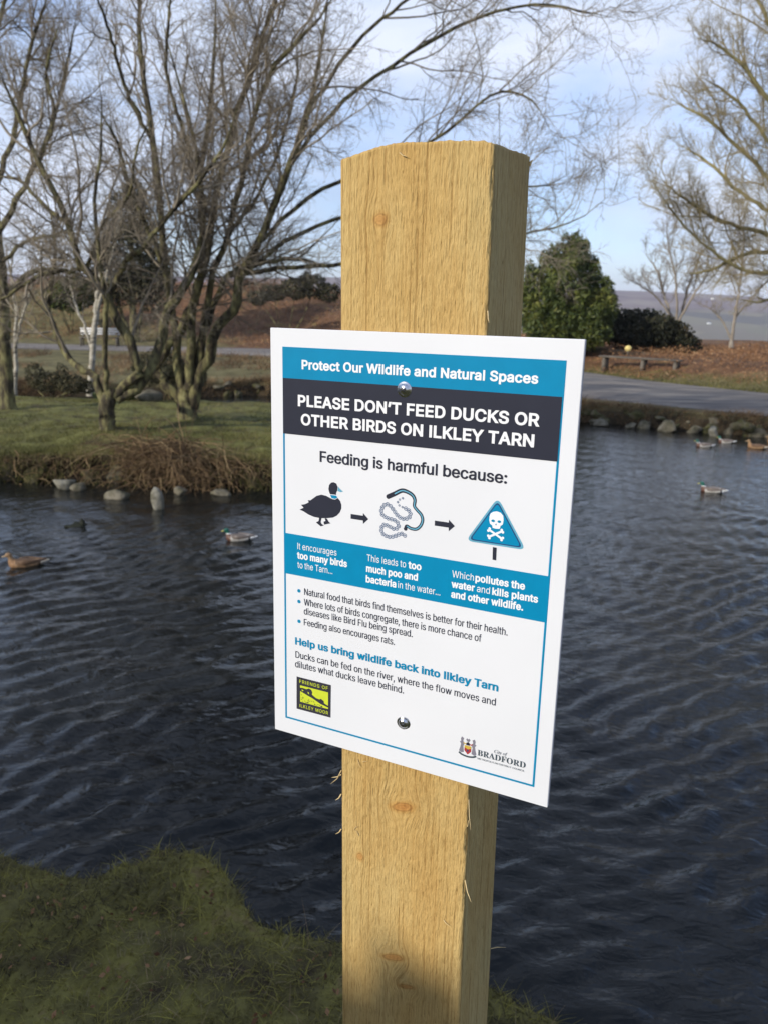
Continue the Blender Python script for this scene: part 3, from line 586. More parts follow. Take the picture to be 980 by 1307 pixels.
FONT = {}
def font(f):
    if f not in FONT:
        try:
            import os
            FONT[f] = bpy.data.fonts.load(os.path.join(bpy.utils.system_resource('DATAFILES'), 'fonts', f))
        except Exception: FONT[f] = None
    return FONT[f]
def conv(s, up, low):
    out = ''
    for ch in s:
        if 'A' <= ch <= 'Z': out += chr(up + ord(ch) - 65)
        elif 'a' <= ch <= 'z': out += '\u210e' if (ch == 'h' and low == 0x1D44E) else chr(low + ord(ch) - 97)
        else: out += ch
    return out
def text(s, style, ink, u0, u1, v, cap, y=Y4, parent=None):
    v_base = v
    if style in 'BFMR': fn = font('Inter.woff2')
    else: fn = font('NotoSansMath-Regular.woff2')
    fat = dict(B=0.031, M=0.018, F=0.006, R=0.002).get(style, 0.0)
    ts = s
    if fn is not None and style in 'BFMR': ts = s.replace('I', '\u0399').replace('l', '\u01c0')   # plain upright I and l, as in the photograph's typeface
    if fn is not None and style == 'S': ts = conv(s, 0x1D400, 0x1D41A)
    if fn is not None and style == 'I': ts = conv(s, 0x1D434, 0x1D44E)
    cu = bpy.data.curves.new('lettering', 'FONT'); cu.body = ts; cu.size = 1.0; cu.resolution_u = 3
    if fn is not None: cu.font = fn
    if style == 'F': cu.space_character = 1.15
    if style == 'B': cu.space_character = 1.03
    ob = bpy.data.objects.new('lettering', cu); COL.objects.link(ob)
    dg = bpy.context.evaluated_depsgraph_get(); oc = ob.evaluated_get(dg); cv = oc.to_curve(dg, apply_modifiers=False)
    caph = CAPH.get(style, 0.509 if fn is not None else 0.682); rings = []
    for sp2 in cv.splines:
        pts = []
        if sp2.type == 'BEZIER':
            bp2 = sp2.bezier_points; nb_ = len(bp2)
            for q in range(nb_):
                a, b_ = bp2[q], bp2[(q + 1) % nb_]; d1, d2 = (a.handle_right - a.co), (b_.handle_left - b_.co); ch_ = b_.co - a.co
                straight = abs(d1.x * ch_.y - d1.y * ch_.x) < 1e-5 and abs(d2.x * ch_.y - d2.y * ch_.x) < 1e-5
                for w_ in ((0.0,) if straight else (0.0, .25, .5, .75)):
                    v = a.co * (1 - w_) ** 3 + a.handle_right * 3 * w_ * (1 - w_) ** 2 + b_.handle_left * 3 * w_ ** 2 * (1 - w_) + b_.co * w_ ** 3; pts.append((v.x, v.y))
        else: pts = [(p.co.x, p.co.y) for p in sp2.points]
        out = [p for k, p in enumerate(pts) if math.dist(p, pts[k - 1]) > 1e-5]
        if len(out) > 2: rings.append(np.array(out))
    oc.to_curve_clear(); bpy.data.objects.remove(ob); bpy.data.curves.remove(cu)
    area_ = lambda P: 0.5 * float(np.sum(P[:, 0] * np.roll(P[:, 1], -1) - P[:, 1] * np.roll(P[:, 0], -1)))
    sgn = 1.0 if area_(max(rings, key=lambda P: abs(area_(P)))) > 0 else -1.0
    x0 = min(P[:, 0].min() for P in rings); w = max(P[:, 0].max() for P in rings) - x0; sx_ = (u1 - u0) / w / (cap / caph)
    pts, faces, sig = [], [], []
    for P in rings:
        P = P.copy(); P[:, 0] = (P[:, 0] - x0) * sx_
        T1 = nrm(P - np.roll(P, 1, 0)); T2 = nrm(np.roll(P, -1, 0) - P); N1 = np.stack([T1[:, 1], -T1[:, 0]], -1) * sgn; N2 = np.stack([T2[:, 1], -T2[:, 0]], -1) * sgn
        mit = (N1 + N2) / np.maximum(1 + (N1 * N2).sum(1), .35)[:, None]; P = P + mit * fat * np.array([1.0, .8])
        ccw = area_(P) > 0; faces.append(list(range(len(pts), len(pts) + len(P)))); pts += [Vector(p) for p in (P if ccw else P[::-1])]; sig.append(1 if ccw else -1)
    from mathutils.geometry import delaunay_2d_cdt
    vo, _e, fo, _vo, _eo, fof = delaunay_2d_cdt(pts, [], faces, 0, 1e-6)
    c = np.array([(v.x, v.y) for v in vo]); tri = np.array([f for f in fo if len(f) == 3]); cen = c[tri].mean(1); wind = np.zeros(len(cen), int)
    PP = np.array([(p.x, p.y) for p in pts])
    for f, sg_ in zip(faces, sig):                     # non-zero winding, so overlapping strokes of a glyph stay filled
        A = PP[f]; B_ = np.roll(A, -1, 0); lo, hi = A.min(0), A.max(0)
        ix = np.nonzero((cen[:, 0] > lo[0]) & (cen[:, 0] < hi[0]) & (cen[:, 1] > lo[1]) & (cen[:, 1] < hi[1]))[0]; q = cen[ix][:, None]
        up_ = (A[:, 1] <= q[..., 1]) & (B_[:, 1] > q[..., 1]); dn_ = (A[:, 1] > q[..., 1]) & (B_[:, 1] <= q[..., 1])
        side_ = (B_[:, 0] - A[:, 0]) * (q[..., 1] - A[:, 1]) - (B_[:, 1] - A[:, 1]) * (q[..., 0] - A[:, 0])
        wind[ix] += sg_ * ((up_ & (side_ > 0)).sum(1) - (dn_ & (side_ < 0)).sum(1))
    tri = tri[wind != 0]
    V = np.stack([(c[:, 0] * (cap / caph) + u0) / 1000, np.full(len(c), y), (-v_base + c[:, 1] * (cap / caph)) / 1000], -1)
    return mk('lettering', V, np.array(tri), INK[ink], parent or sg, False, True)
CAPH = dict(S=0.455, I=0.475)
for a in [("Protect Our Wildlife and Natural Spaces", 'B', 'W', 35.6, 261.0, 36.6, 8.0), ("PLEASE DON\u2019T FEED DUCKS OR", 'B', 'W', 31.4, 264.1, 71.4, 9.9),
          ("OTHER BIRDS ON ILKLEY TARN", 'B', 'W', 34.7, 261.0, 89.1, 10.0), ("Feeding is harmful because:", 'M', 'D', 55.3, 239.7, 122.8, 10.0),
          ("It encourages", 'R', 'W', 29.7, 74.2, 213.8, 6.6), ("too many birds", 'B', 'W', 29.6, 85.5, 223.4, 6.6), ("to the Tarn...", 'R', 'W', 29.6, 69.8, 233.3, 6.6),
          ("This leads to", 'R', 'W', 107.3, 147.9, 213.6, 6.6), ("too", 'B', 'W', 150.7, 163.2, 213.6, 6.6), ("much poo and", 'B', 'W', 107.2, 160.0, 224.2, 6.6),
          ("bacteria", 'B', 'W', 107.0, 138.1, 234.8, 6.6), ("in the water...", 'R', 'W', 140.4, 183.3, 234.8, 6.6), ("Which", 'R', 'W', 194.1, 214.9, 214.9, 6.4),
          ("pollutes the", 'B', 'W', 216.8, 261.8, 214.9, 6.4), ("water", 'B', 'W', 194.3, 216.0, 224.6, 6.4), ("and", 'R', 'W', 218.4, 230.6, 224.6, 6.4),
          ("kills plants", 'B', 'W', 233.1, 274.1, 224.6, 6.4), ("and other wildlife.", 'B', 'W', 194.3, 261.5, 234.3, 6.4),
          ("Natural food that birds find themselves is better for their health.", 'R', 'D', 37.4, 249.1, 260.6, 7.0), ("Where lots of birds congregate, there is more chance of", 'R', 'D', 37.0, 225.0, 271.7, 7.0),
          ("diseases like Bird Flu being spread.", 'R', 'D', 36.9, 156.8, 281.4, 7.0), ("Feeding also encourages rats.", 'R', 'D', 36.9, 138.4, 293.3, 7.0),
          ("Help us bring wildlife back into Ilkley Tarn", 'B', 'T', 26.8, 243.3, 316.2, 7.4), ("Ducks can be fed on the river, where the flow moves and", 'R', 'D', 26.7, 242.1, 331.0, 7.3),
          ("dilutes what ducks leave behind.", 'R', 'D', 26.2, 149.5, 341.6, 7.3), ("City of", 'I', 'G', 243.6, 256.3, 378.6, 3.3), ("BRADFORD", 'S', 'G', 227.5, 274.0, 385.9, 5.9),
          ("METROPOLITAN DISTRICT COUNCIL", 'R', 'G', 227.7, 273.5, 389.9, 1.7)]: text(*a)
def disc(name, u, v, r, ink, y, parent, seg=16, ru=None):
    return poly(name, [(u + (ru or r) * math.cos(-a), v + r * math.sin(-a)) for a in np.arange(seg) * 2 * math.pi / seg], INK[ink], parent, y)
for v in (257.6, 269.0, 290.4): disc('bullet', 31.0, v, 1.9, 'T', Y2, sg)
ds_ = poly('duck_symbol', [(66.3, 157.1), (62.1, 155.6), (56.8, 155.1), (51.5, 156.9), (46.9, 160.4), (44.6, 162.2), (41.5, 162.5), (42.6, 164.5), (38.4, 166.9), (33.7, 168.1), (36.8, 170.7), (32.1, 173.2), (36.8, 174.4), (42.3, 176.8), (48.4, 178.3), (55.4, 178.6), (62.2, 177.8), (69.8, 176.1), (74, 173.6), (77.2, 170.1), (78.9, 166.0), (78.9, 162.3), (77.5, 158.7), (74.9, 156.2), (72.0, 158.0), (68.9, 158.0)][::-1], INK['D'], sg, Y1)
poly('head', [(66.5, 153.4), (65.4, 151.5), (64.6, 148.6), (65.3, 144.5), (67.7, 141.9), (70.3, 141.3), (73.2, 142.3), (74.7, 145.4), (74.3, 148.8), (73.0, 151.7), (73.2, 153.3)][::-1], INK['D'], ds_, Y1)
poly('bill', [(75.2, 144.9), (77.0, 146.8), (80.6, 149.3), (77.8, 150.1), (74.6, 149.4)][::-1], INK['P'], ds_, Y1)
poly('collar', [(66.6, 154.1), (73.3, 154.0), (74.4, 156.0), (71.5, 157.4), (68.1, 157.0)][::-1], INK['T'], ds_, Y2)
poly('foot', [(54.6, 177.9), (53.8, 181.7), (50.9, 183.6), (56.2, 186.7), (59.8, 185.3), (56.9, 184.0), (56.1, 182.3), (57.3, 177.5)][::-1], INK['D'], ds_, Y2)
poly('foot', [(60.7, 178.0), (61.6, 180.6), (59.5, 181.6), (60.0, 184.5), (63.0, 183.5), (67.1, 182.2), (65.0, 180.8), (63.1, 178.0)][::-1], INK['D'], ds_, Y2)
ar = [(0, 2.6), (13.1, 2.6), (13.2, 0), (18.9, 5.1), (13.4, 10.6), (13.2, 7.3), (0, 7.3)]
poly('arrow', [(89.1 + x, 167.3 + y) for x, y in ar][::-1], INK['D'], sg, Y1)
poly('arrow', [(175.0 + x * 1.03, 162.0 + y) for x, y in ar][::-1], INK['D'], sg, Y1)
def line2(pts, m):
    P, _ = smooth_line([(u, 0, v) for u, v in pts], np.ones(len(pts)), m); return P[:, [0, 2]]
def ribbon(name, pts, w, ink, y, parent, m=60, taper=None):
    P = line2(pts, m); T = np.gradient(P, axis=0); T = nrm(T); Nn = np.stack([-T[:, 1], T[:, 0]], -1)
    ww = w * (taper(np.linspace(0, 1, m))[:, None] if taper else 1)
    A, B = P + Nn * ww, P - Nn * ww
    V = np.concatenate([A, B]); V = np.stack([V[:, 0] / 1000, np.full(2 * m, y), -V[:, 1] / 1000], -1)
    i = np.arange(m - 1); return mk(name, V, np.stack([i, i + 1, i + 1 + m, i + m], -1), INK[ink], parent, False, True)
worm = [(128.1, 148.1), (134.3, 144.8), (141.1, 141.0), (146.5, 141.3), (152.1, 143.8), (154.7, 148.0), (154.4, 153.7), (157.3, 157.2), (161.5, 161.1), (163.0, 166.0), (161.2, 171.4), (157.2, 175.1), (151.8, 175.3), (147.4, 173.6), (146.3, 176.2)]
wo_ = ribbon('worm_symbol', worm, 1.75, 'D', Y1, sg, 70, lambda t: 1.25 - 0.35 * sstep(0, .5, t))
ribbon('worm_stripe', worm[1:-1], 0.55, 'P', Y2, wo_, 60)
disc('worm_head', 127.9, 148.2, 2.2, 'D', Y2, wo_); disc('worm_tail', 146.2, 176.4, 1.8, 'D', Y2, wo_)
chain = [(142.6, 147.9), (137.9, 151.0), (139.4, 155.2), (145.0, 156.9), (149.9, 159.4), (150.4, 163.9), (146.0, 167.0), (140.4, 166.5), (136.2, 163.2), (133.3, 159.7), (129.0, 156.0), (124.8, 156.2), (121.4, 161.2), (122.2, 166.0), (127.9, 168.8), (135.0, 169.8), (139.2, 173.1), (138.0, 177.0), (133.8, 178.0), (129.5, 176.4), (124.6, 175.5), (121.8, 179.2), (122.7, 184.0), (128.4, 186.5), (134.0, 185.7), (139.5, 182.9), (143.7, 181.6), (146.5, 183.8)]
ch = empty('bacteria_chain', (0, 0, 0)); ch.parent = sg
P = line2(chain, 900); s_ = np.concatenate([[0], np.cumsum(np.linalg.norm(np.diff(P, axis=0), axis=1))])
tot = s_[-1]; q = np.arange(0, tot, 3.45); CX, CY = np.interp(q, s_, P[:, 0]), np.interp(q, s_, P[:, 1])
cell0 = core0 = None
for i_, (cx, cy) in enumerate(zip(CX, CY)):
    sc_ = 0.55 if i_ < 5 else 1.0
    nseg = 12; an = np.arange(nseg) * 2 * np.pi / nseg; ix = np.arange(nseg)
    if cell0 is None:
        ro_, ri = 0.00200, 0.00142
        V = np.concatenate([np.stack([ro_ * np.cos(an), 0 * an, ro_ * np.sin(an)], -1), np.stack([ri * np.cos(an), 0 * an, ri * np.sin(an)], -1), np.stack([0.00075 * np.cos(an), 0 * an, 0.00075 * np.sin(an)], -1)])
        F = np.stack([ix, np.roll(ix, -1), np.roll(ix, -1) + nseg, ix + nseg], -1)
        cell0 = mk('cell', V, [F, (ix + 2 * nseg)[None]], INK['N'], ch, False, True)
        o = cell0
    else:
        o = cell0.copy(); COL.objects.link(o); o.parent = ch
    o.location = (cx / 1000, Y1 if i_ % 2 else Y2, -cy / 1000); o.scale = (sc_, 1, sc_)
# warning triangle with skull and crossed bones
def tri_pts(k, r):
    A = np.array([(232.9, 139.2), (208.6, 177.4), (257.6, 177.6)]); c = A.mean(0); A = c + (A - c) * k; out = []
    for i in range(3):
        p = A[i]; d1, d2 = nrm(A[i - 1] - p), nrm(A[(i + 1) % 3] - p)
        for tt in np.linspace(0, 1, 6): out.append(tuple(p + d1 * r * (1 - tt) ** 2 + d2 * r * tt ** 2))
    return out
tr = poly('warning_triangle', tri_pts(1.13, 7), INK['P'], sg, Y1)
poly('inner_edge', tri_pts(1.01, 5), INK['N'], tr, Y2); poly('blue_field', tri_pts(0.93, 4), INK['T'], tr, Y3)
poly('sign_leg', [(230.9, 180.9), (234.4, 181.0), (234.6, 192.6), (231.2, 192.5)][::-1], INK['D'], tr, Y2)
sk = poly('skull', [(226.4, 153.5), (227.1, 151.0), (229.4, 149.2), (232.5, 148.3), (236.2, 149.0), (238.7, 151.5), (239.3, 155.3), (238.8, 159.3), (236.9, 160.8), (236.2, 163.6), (232.6, 164.0), (229.8, 163.6), (229.3, 161.5), (227.2, 160.2), (226.3, 157.1)][::-1], INK['W'], tr, Y4)
disc('eye_socket', 229.9, 157.2, 1.2, 'T', Y5, tr, 12, 1.7); disc('eye_socket', 235.5, 157.2, 1.2, 'T', Y5, tr, 12, 1.7)
poly('nose_hole', [(232.7, 159.0), (231.9, 160.7), (233.5, 160.7)], INK['T'], tr, Y5)
for k_, (a, b_) in enumerate((((226.6, 165.6), (239.0, 172.3)), ((238.7, 165.3), (226.8, 172.2)))):
    a, b_ = np.array(a), np.array(b_); T_ = nrm(b_ - a); Q_ = np.array([-T_[1], T_[0]])
    bn = poly('bone', [tuple(a + Q_ * .95), tuple(a - Q_ * .95), tuple(b_ - Q_ * .95), tuple(b_ + Q_ * .95)], INK['W'], tr, Y4 if k_ else Y5)
    for e in (a, b_):
        for s2 in (1, -1): disc('bone_end', *(e + Q_ * 1.1 * s2), 1.25, 'W', Y4 - 0.00003 * (k_ + 1 + s2), tr, 10)
# Friends of ... square badge
lg = poly('square_badge', [(27.8, 352.1), (27.6, 388.8), (68.6, 388.6), (68.8, 352.1)], INK['K'], sg, Y1)
poly('lime_sky', [(32.1, 361.0), (32.1, 379.6), (65.6, 379.6), (65.6, 361.0)], INK['L'], lg, Y2)
poly('hill_shape', [(32.1, 363.8), (35.5, 363.2), (39.6, 363.7), (42.7, 362.1), (45.7, 362.9), (46.9, 365.5), (46.4, 368.1), (51.1, 370.7), (55.1, 371.3), (57.1, 370.2), (60.4, 371.8), (60.9, 374.3), (65.6, 375.9), (65.6, 377.8), (57.1, 376.2), (46.4, 371.9), (41.6, 370.6), (32.1, 367.4)][::-1], INK['K'], lg, Y3)
rr_ = random.Random(5)
for k_ in range(26):
    u = rr_.uniform(33, 58); lo = 370.5 + (u - 32) * 0.30; v = rr_.uniform(lo, 378.8)
    if v < lo: continue
    a = rr_.uniform(.7, 1.9); poly('moor_fleck', [(u, v), (u + a, v + .6), (u + a * 1.5, v + .3), (u + a * .6, v - .35)][::-1], INK['K'], lg, Y3 - 0.00001 * (k_ % 5))
poly('hill_light', [(34, 365.2), (36.4, 365.6), (35.6, 367.0), (34.4, 366.4)][::-1], INK['L'], lg, Y4); poly('hill_light', [(41.2, 366), (42.8, 366.6), (43.2, 368.4), (41.8, 367.8)][::-1], INK['L'], lg, Y4)
text("FRIENDS OF", 'F', 'L', 31.2, 65.2, 358.4, 3.6, Y2, lg); text("ILKLEY MOOR", 'F', 'L', 31.4, 65.5, 385.9, 3.6, Y2, lg)
# coat of arms: shield, supporters, crest and scroll
cr_ = poly('coat_of_arms', [(214.2, 379.0), (221.0, 379.0), (221.0, 384.5), (217.6, 388.2), (214.2, 384.5)][::-1], INK['R'], sg, Y1)
poly('shield_chief', [(214.2, 379.0), (221.0, 379.0), (221.0, 381.2), (217.6, 382.6), (214.2, 381.2)][::-1], INK['Y'], cr_, Y2)
poly('shield_mark', [(216.6, 383.0), (218.6, 383.0), (217.6, 386.2)][::-1], INK['N'], cr_, Y2)
poly('helm', [(215.6, 378.6), (216.0, 376.2), (217.6, 375.0), (219.2, 376.2), (219.6, 378.6)][::-1], INK['D'], cr_, Y1)
poly('crest_figure', [(216.6, 374.8), (215.4, 372.6), (216.8, 371.4), (217.6, 372.4), (218.6, 371.2), (219.8, 372.8), (218.6, 374.8)][::-1], INK['M'], cr_, Y1)
for s2, c0 in ((1, 217.6), (-1, 217.6)):
    q = [(3.8, 386.5), (4.6, 380.5), (3.6, 377.5), (5.0, 374.8), (4.2, 372.2), (6.4, 370.8), (7.4, 373.0), (7.0, 375.6), (8.4, 376.4), (7.0, 378.4), (7.6, 382.0), (8.8, 386.0), (6.6, 387.6)]
    q = [(c0 + s2 * u, v) for u, v in q]; poly('supporter', q if s2 < 0 else q[::-1], INK['M'], cr_, Y1)
    w_ = ribbon('mantling', [(c0 + s2 * 1.8, 376.8), (c0 + s2 * 3.2, 377.6), (c0 + s2 * 4.4, 376.2)], .45, 'R' if s2 > 0 else 'Y', Y2, cr_, 8)
ribbon('scroll', [(208.8, 387.6), (212, 389.4), (217.6, 390.2), (223, 389.4), (226.3, 387.6)], .9, 'G', Y2, cr_, 24)
# two dome-headed cross-recess screws
M['zinc'] = flatmat('zinc', (0.58, 0.58, 0.60), 0.24, 0.5, metal=1.0, vary=0.1, sc=900)
M['recess'] = flatmat('screw_recess', (0.10, 0.10, 0.11), 0.4, 0.5, metal=0.8)
def screw(u, v, tilt):
    nseg = 28; prof = [(0.0, -.0031), (.0012, -.00305), (.0026, -.0027), (.0040, -.0020), (.0050, -.0011), (.0054, -.0006), (.0068, -.0005), (.0071, -.0002), (.0071, 0)]
    an = np.arange(nseg) * 2 * np.pi / nseg; V = [np.array([[0, prof[0][1], 0]])]
    for r, y in prof[1:]: V.append(np.stack([r * np.cos(an), np.full(nseg, y), r * np.sin(an)], -1))
    V = np.concatenate(V); V[:, 1] += V[:, 0] * tilt[0] + V[:, 2] * tilt[1] - 0.0002
    k = len(prof) - 1; i = 1 + np.arange(k * nseg).reshape(k, nseg)
    F = np.stack([i[:-1], i[1:], np.roll(i[1:], -1, 1), np.roll(i[:-1], -1, 1)], -1).reshape(-1, 4)
    F3 = np.stack([np.zeros(nseg, int), i[0], np.roll(i[0], -1)], -1)
    V = V + np.array([u / 1000, 0, -v / 1000])
    o = mk('screw', V, [F, F3], M['zinc'], sg, True, True)
    pr = []
    for a in (0.5, 0.5 + math.pi / 2):
        B, Fb = box(-.0027, .0027, -.00335, -.0023, -.00050, .00050); c, s = math.cos(a), math.sin(a)
        B = np.stack([c * B[:, 0] - s * B[:, 2], B[:, 1] + (0.0 if a > 1 else 0.00002), s * B[:, 0] + c * B[:, 2]], -1); pr.append((B + np.array([u / 1000, 0, -v / 1000]), Fb))
    V, F = join(pr); mk('cross_recess', V, F, M['recess'], o, False, True)
screw(141.3, 49.1, (0, 0)); screw(150.6, 373.1, (0.06, -0.10))

# ------------------------------------------------------------------ near grass
n = 64000
bx = RNG.uniform(-1.75, 1.15, n); by = RNG.uniform(1.05, 2.4, n)
e = np.interp(bx, EX, EY); ok = by < e + 0.16; bx, by = bx[ok], by[ok]
patch = fbm(xyz(bx, by), 3.5, 3, 51)
bz = bank_z(bx, by) - 0.004
hh = (0.012 + 0.022 * RNG.random(len(bx)) ** 2) * (1 + 0.5 * fbm(xyz(bx, by), 8, 2, 53))
V, F = blades(np.stack([bx, by, bz], -1), hh, 0.0011 + 0.0012 * RNG.random(len(bx)), RNG.uniform(0.5, 2.2, len(bx)), 4)
rv = np.clip(0.47 + 0.85 * patch + 0.35 * np.exp(-((bx + .62) / .25) ** 2 - ((by - 2.05) / .12) ** 2) + 0.22 * RNG.normal(size=len(bx)), 0, 0.97)
tag(mk('grass', V, F, M['grass'], rnd=np.repeat(rv, 8)), 'short mossy grass in shade covering the near bank around the post', 'grass', kind='stuff')
n = 230
bx = RNG.uniform(-1.4, 0.7, n); by = np.interp(bx, EX, EY) - RNG.uniform(-0.06, 0.8, n) ** 1.0; bz = bank_z(bx, by) - 0.003
V, F = blades(np.stack([bx, by, bz], -1), RNG.uniform(0.03, 0.085, n), np.full(n, 0.0009), RNG.uniform(0.4, 2.0, n), 6)
tag(mk('dry_grass_stalks', V, F, M['straw'], rnd=np.repeat(RNG.uniform(.5, 1, n), 12)), 'pale dry stalks lying over the near grass', 'dry grass', kind='stuff')
n = 900
bx = RNG.uniform(-1.5, 0.9, n); by = RNG.uniform(1.1, 2.25, n); ok = (by < np.interp(bx, EX, EY) - .01) & (fbm(xyz(bx, by), 4.5, 3, 57) > .02); bx, by = bx[ok], by[ok]; n = len(bx)
V, F = leaves(np.stack([bx, by, bank_z(bx, by) + RNG.uniform(.006, .028, n)], -1), RNG.uniform(.004, .012, n), .55, .6)
tag(mk('leaf_litter', V, F, M['bracken'], rnd=np.repeat(RNG.uniform(0, .8, n), 4), smooth=False), 'small brown dead leaf scraps caught in the near grass', 'leaf litter', kind='stuff')
V, F = rock((0.475, 1.50, 1.31), (0.045, 0.05, 0.14), 3)
mk('stone', V, F, M['stone'], near_bank)

# ------------------------------------------------------------------ trees
def tree(name, label, cat, base_px, Y0, trunk, limbs, gen, mats, group=None, zoff=-0.05, sides=8, dy=2.0, seed=0, thick=0.68):
    """trunk/limbs: lists of (px,py,radius px) read off the photograph and put at their real distance"""
    rg = np.random.default_rng(100 + seed)
    b = at(trunk[0][0], trunk[0][1], Y0)
    root = empty(name, tuple(b)); tag(root, label, cat, group)
    def line(tr_, y1, m, start_dy=0.0):
        tr_ = np.array(tr_, float); k = len(tr_); yy = Y0 + start_dy + (y1 - start_dy) * np.linspace(0, 1, k) ** 1.2
        P = np.array([at(a, c, y) for (a, c, _), y in zip(tr_, yy)])
        R = np.array([(r * thick + .1) * y / F_PX for (_, _, r), y in zip(tr_, yy)])
        return smooth_line(P, R, m)
    P, R = line(trunk, 0, 26)
    P = np.concatenate([[P[0] - np.array([0, 0, .3])], P]); R = np.concatenate([[R[0] * 1.5], R]); R[1] *= 1.2
    P = P + 0.012 * rg.normal(size=P.shape) * 0.6
    V, F = tubes(P[None], R[None], 14)
    Vc = V - np.repeat(P, 14, 0); V = np.repeat(P, 14, 0) + Vc * (1 + 0.16 * fbm(V * np.array([1, 1, .35]), 7, 3, 3))[:, None]
    mk('trunk', V, F, mats[0], root)
    LP, LR = [P[None, -24:]], [R[None, -24:]]
    allP, allR = [], []
    for lb in limbs:
        m = 24; P, R = line(lb, rg.uniform(-dy, dy) , m)
        P[1:] += 0.35 * R[1:, None] * rg.normal(size=(m - 1, 3)); R = R * np.clip((1 - np.linspace(0, 1, m)) * 5, .12, 1)
        V, F = tubes(P[None], R[None], sides); Vc = V - np.repeat(P, sides, 0)
        V = np.repeat(P, sides, 0) + Vc * (1 + 0.14 * fbm(V * np.array([1, 1, .4]), 9, 2, 3))[:, None]
        mk('limb', V, F, mats[0], root)
        allP.append(P); allR.append(R)
    A, B = np.array(allP), np.array(allR)
    g = gen(A, B)
    for nm, parts in g:
        Vs, Fs = join([tubes(p, r, s) for p, r, s in parts])
        mk(nm, Vs, Fs[0], mats[1], root, kind='stuff')
    return root
def gen_big(c1, c2, c3, c4, up=0.05, l1=0.30, droop=0.0, maxlen=3.0, lo=0.28, k=1.0):
    def g(P, R):
        p0, r0 = spawn(P, R, 2, 0.25, 0.8, (0.3, 0.7), 0.42, 24, 0.035, 0.085, 0.6, 0.012, maxlen=4.2, maxr=0.03)
        nb = (p0, r0, 6); P, R = np.concatenate([P, p0]), np.concatenate([R, r0])
        p1, r1 = spawn(P, R, c1, lo, 0.98, (0.5, 1.05), l1, 9, up, 0.20, 0.5, 0.006 * k, maxlen=maxlen, maxr=0.021)
        p2, r2 = spawn(p1, r1, c2, 0.18, 1.0, (0.45, 1.0), 0.50, 7, up * .6 - droop, 0.22, 0.6, 0.0042 * k, maxlen=1.6)
        p3, r3 = spawn(p2, r2, c3, 0.15, 1.0, (0.45, 1.0), 0.55, 4, -droop, 0.22, 0.7, 0.0032 * k, minlen=.15, maxlen=0.9)
        parts1 = [nb, (p1, r1, 5)]; parts2 = [(p2, r2, 3), (p3, r3, 3)]
        if c4:
            p4, r4 = spawn(p3, r3, c4, 0.2, 1.0, (0.4, 0.9), 0.62, 2, -droop, 0.2, 0.8, 0.0026 * k, minlen=.1, maxlen=0.5); parts2.append((p4, r4, 3))
        return [('branches', parts1), ('twigs', parts2)]
    return g
big = (M['bark'], M['twig'])
tree('bare_tree', 'large many-stemmed bare tree with mossy limbs on the island, right of the forked one', 'tree', None, 16.5,
     [(241, 548, 23), (240, 530, 19), (238, 510, 16), (237, 498, 13)],
     [[(234, 515, 11), (215, 490, 10), (203, 471, 9), (213, 445, 8), (228, 428, 8), (243, 395, 7), (252, 375, 6.5), (257, 330, 6), (257, 230, 5), (271, 115, 4), (275, 0, 3.2), (278, -90, 1.5)],
      [(246, 520, 12), (262, 475, 10), (270, 443, 10), (283, 415, 9), (296, 393, 9), (308, 355, 8), (321, 325, 7), (345, 275, 6.2), (367, 216, 6), (395, 138, 5), (415, 28, 4), (425, -80, 2)],
      [(240, 510, 10), (245, 470, 9), (246, 396, 8), (262, 340, 7), (275, 257, 6), (294, 184, 5.2), (317, 105, 5), (353, 0, 4), (380, -90, 2)],
      [(236, 505, 9), (225, 450, 8), (222, 400, 7), (216, 367, 7), (207, 294, 6), (197, 184, 5), (184, 106, 4.5), (177, 0, 3.5), (170, -90, 1.5)],
      [(252, 500, 8), (262, 400, 6.5), (290, 300, 5), (312, 216, 5), (321, 161, 4), (345, 95, 4), (404, 28, 3), (450, -40, 1.5)],
      [(246, 480, 7), (275, 380, 5), (300, 345, 5), (340, 335, 4), (381, 330, 3.5), (440, 350, 1.5)],
      [(367, 216, 4), (400, 170, 3.6), (450, 120, 3.3), (520, 70, 3), (610, 22, 2.5), (690, 5, 2), (750, 16, 1.4), (803, 27, .7)],
      [(330, 312, 4), (390, 255, 3.6), (470, 215, 3), (560, 175, 2.6), (630, 120, 2), (680, 130, 1.5), (712, 190, .8)],
      [(300, 352, 4.5), (360, 342, 3.8), (440, 335, 3.3), (520, 325, 3), (600, 305, 2.4), (670, 298, 1.8), (740, 278, 1.2), (800, 228, .6)],
      [(310, 350, 4), (380, 300, 3.5), (470, 270, 3), (570, 255, 2.5), (650, 240, 1.8), (700, 235, 1.2), (735, 215, .6)],
      [(395, 138, 3.5), (450, 60, 3), (520, 0, 2.4), (600, -50, 1.6), (680, -70, 1)],
      [(197, 184, 4), (160, 110, 3.2), (140, 40, 2.6), (110, -40, 1.5)],
      [(257, 230, 4), (235, 170, 3.4), (215, 100, 2.8), (215, 20, 2.2), (230, -50, 1.2)],
      [(222, 400, 5), (205, 330, 4), (170, 250, 3.2), (150, 180, 2.6), (120, 130, 1.6)],
      [(290, 300, 4), (330, 250, 3), (360, 180, 2.5), (380, 90, 2), (372, 20, 1.2)]],
     gen_big(9, 5, 5, 2, lo=.38, up=0.05, maxlen=2.6), big, dy=2.4, seed=1)
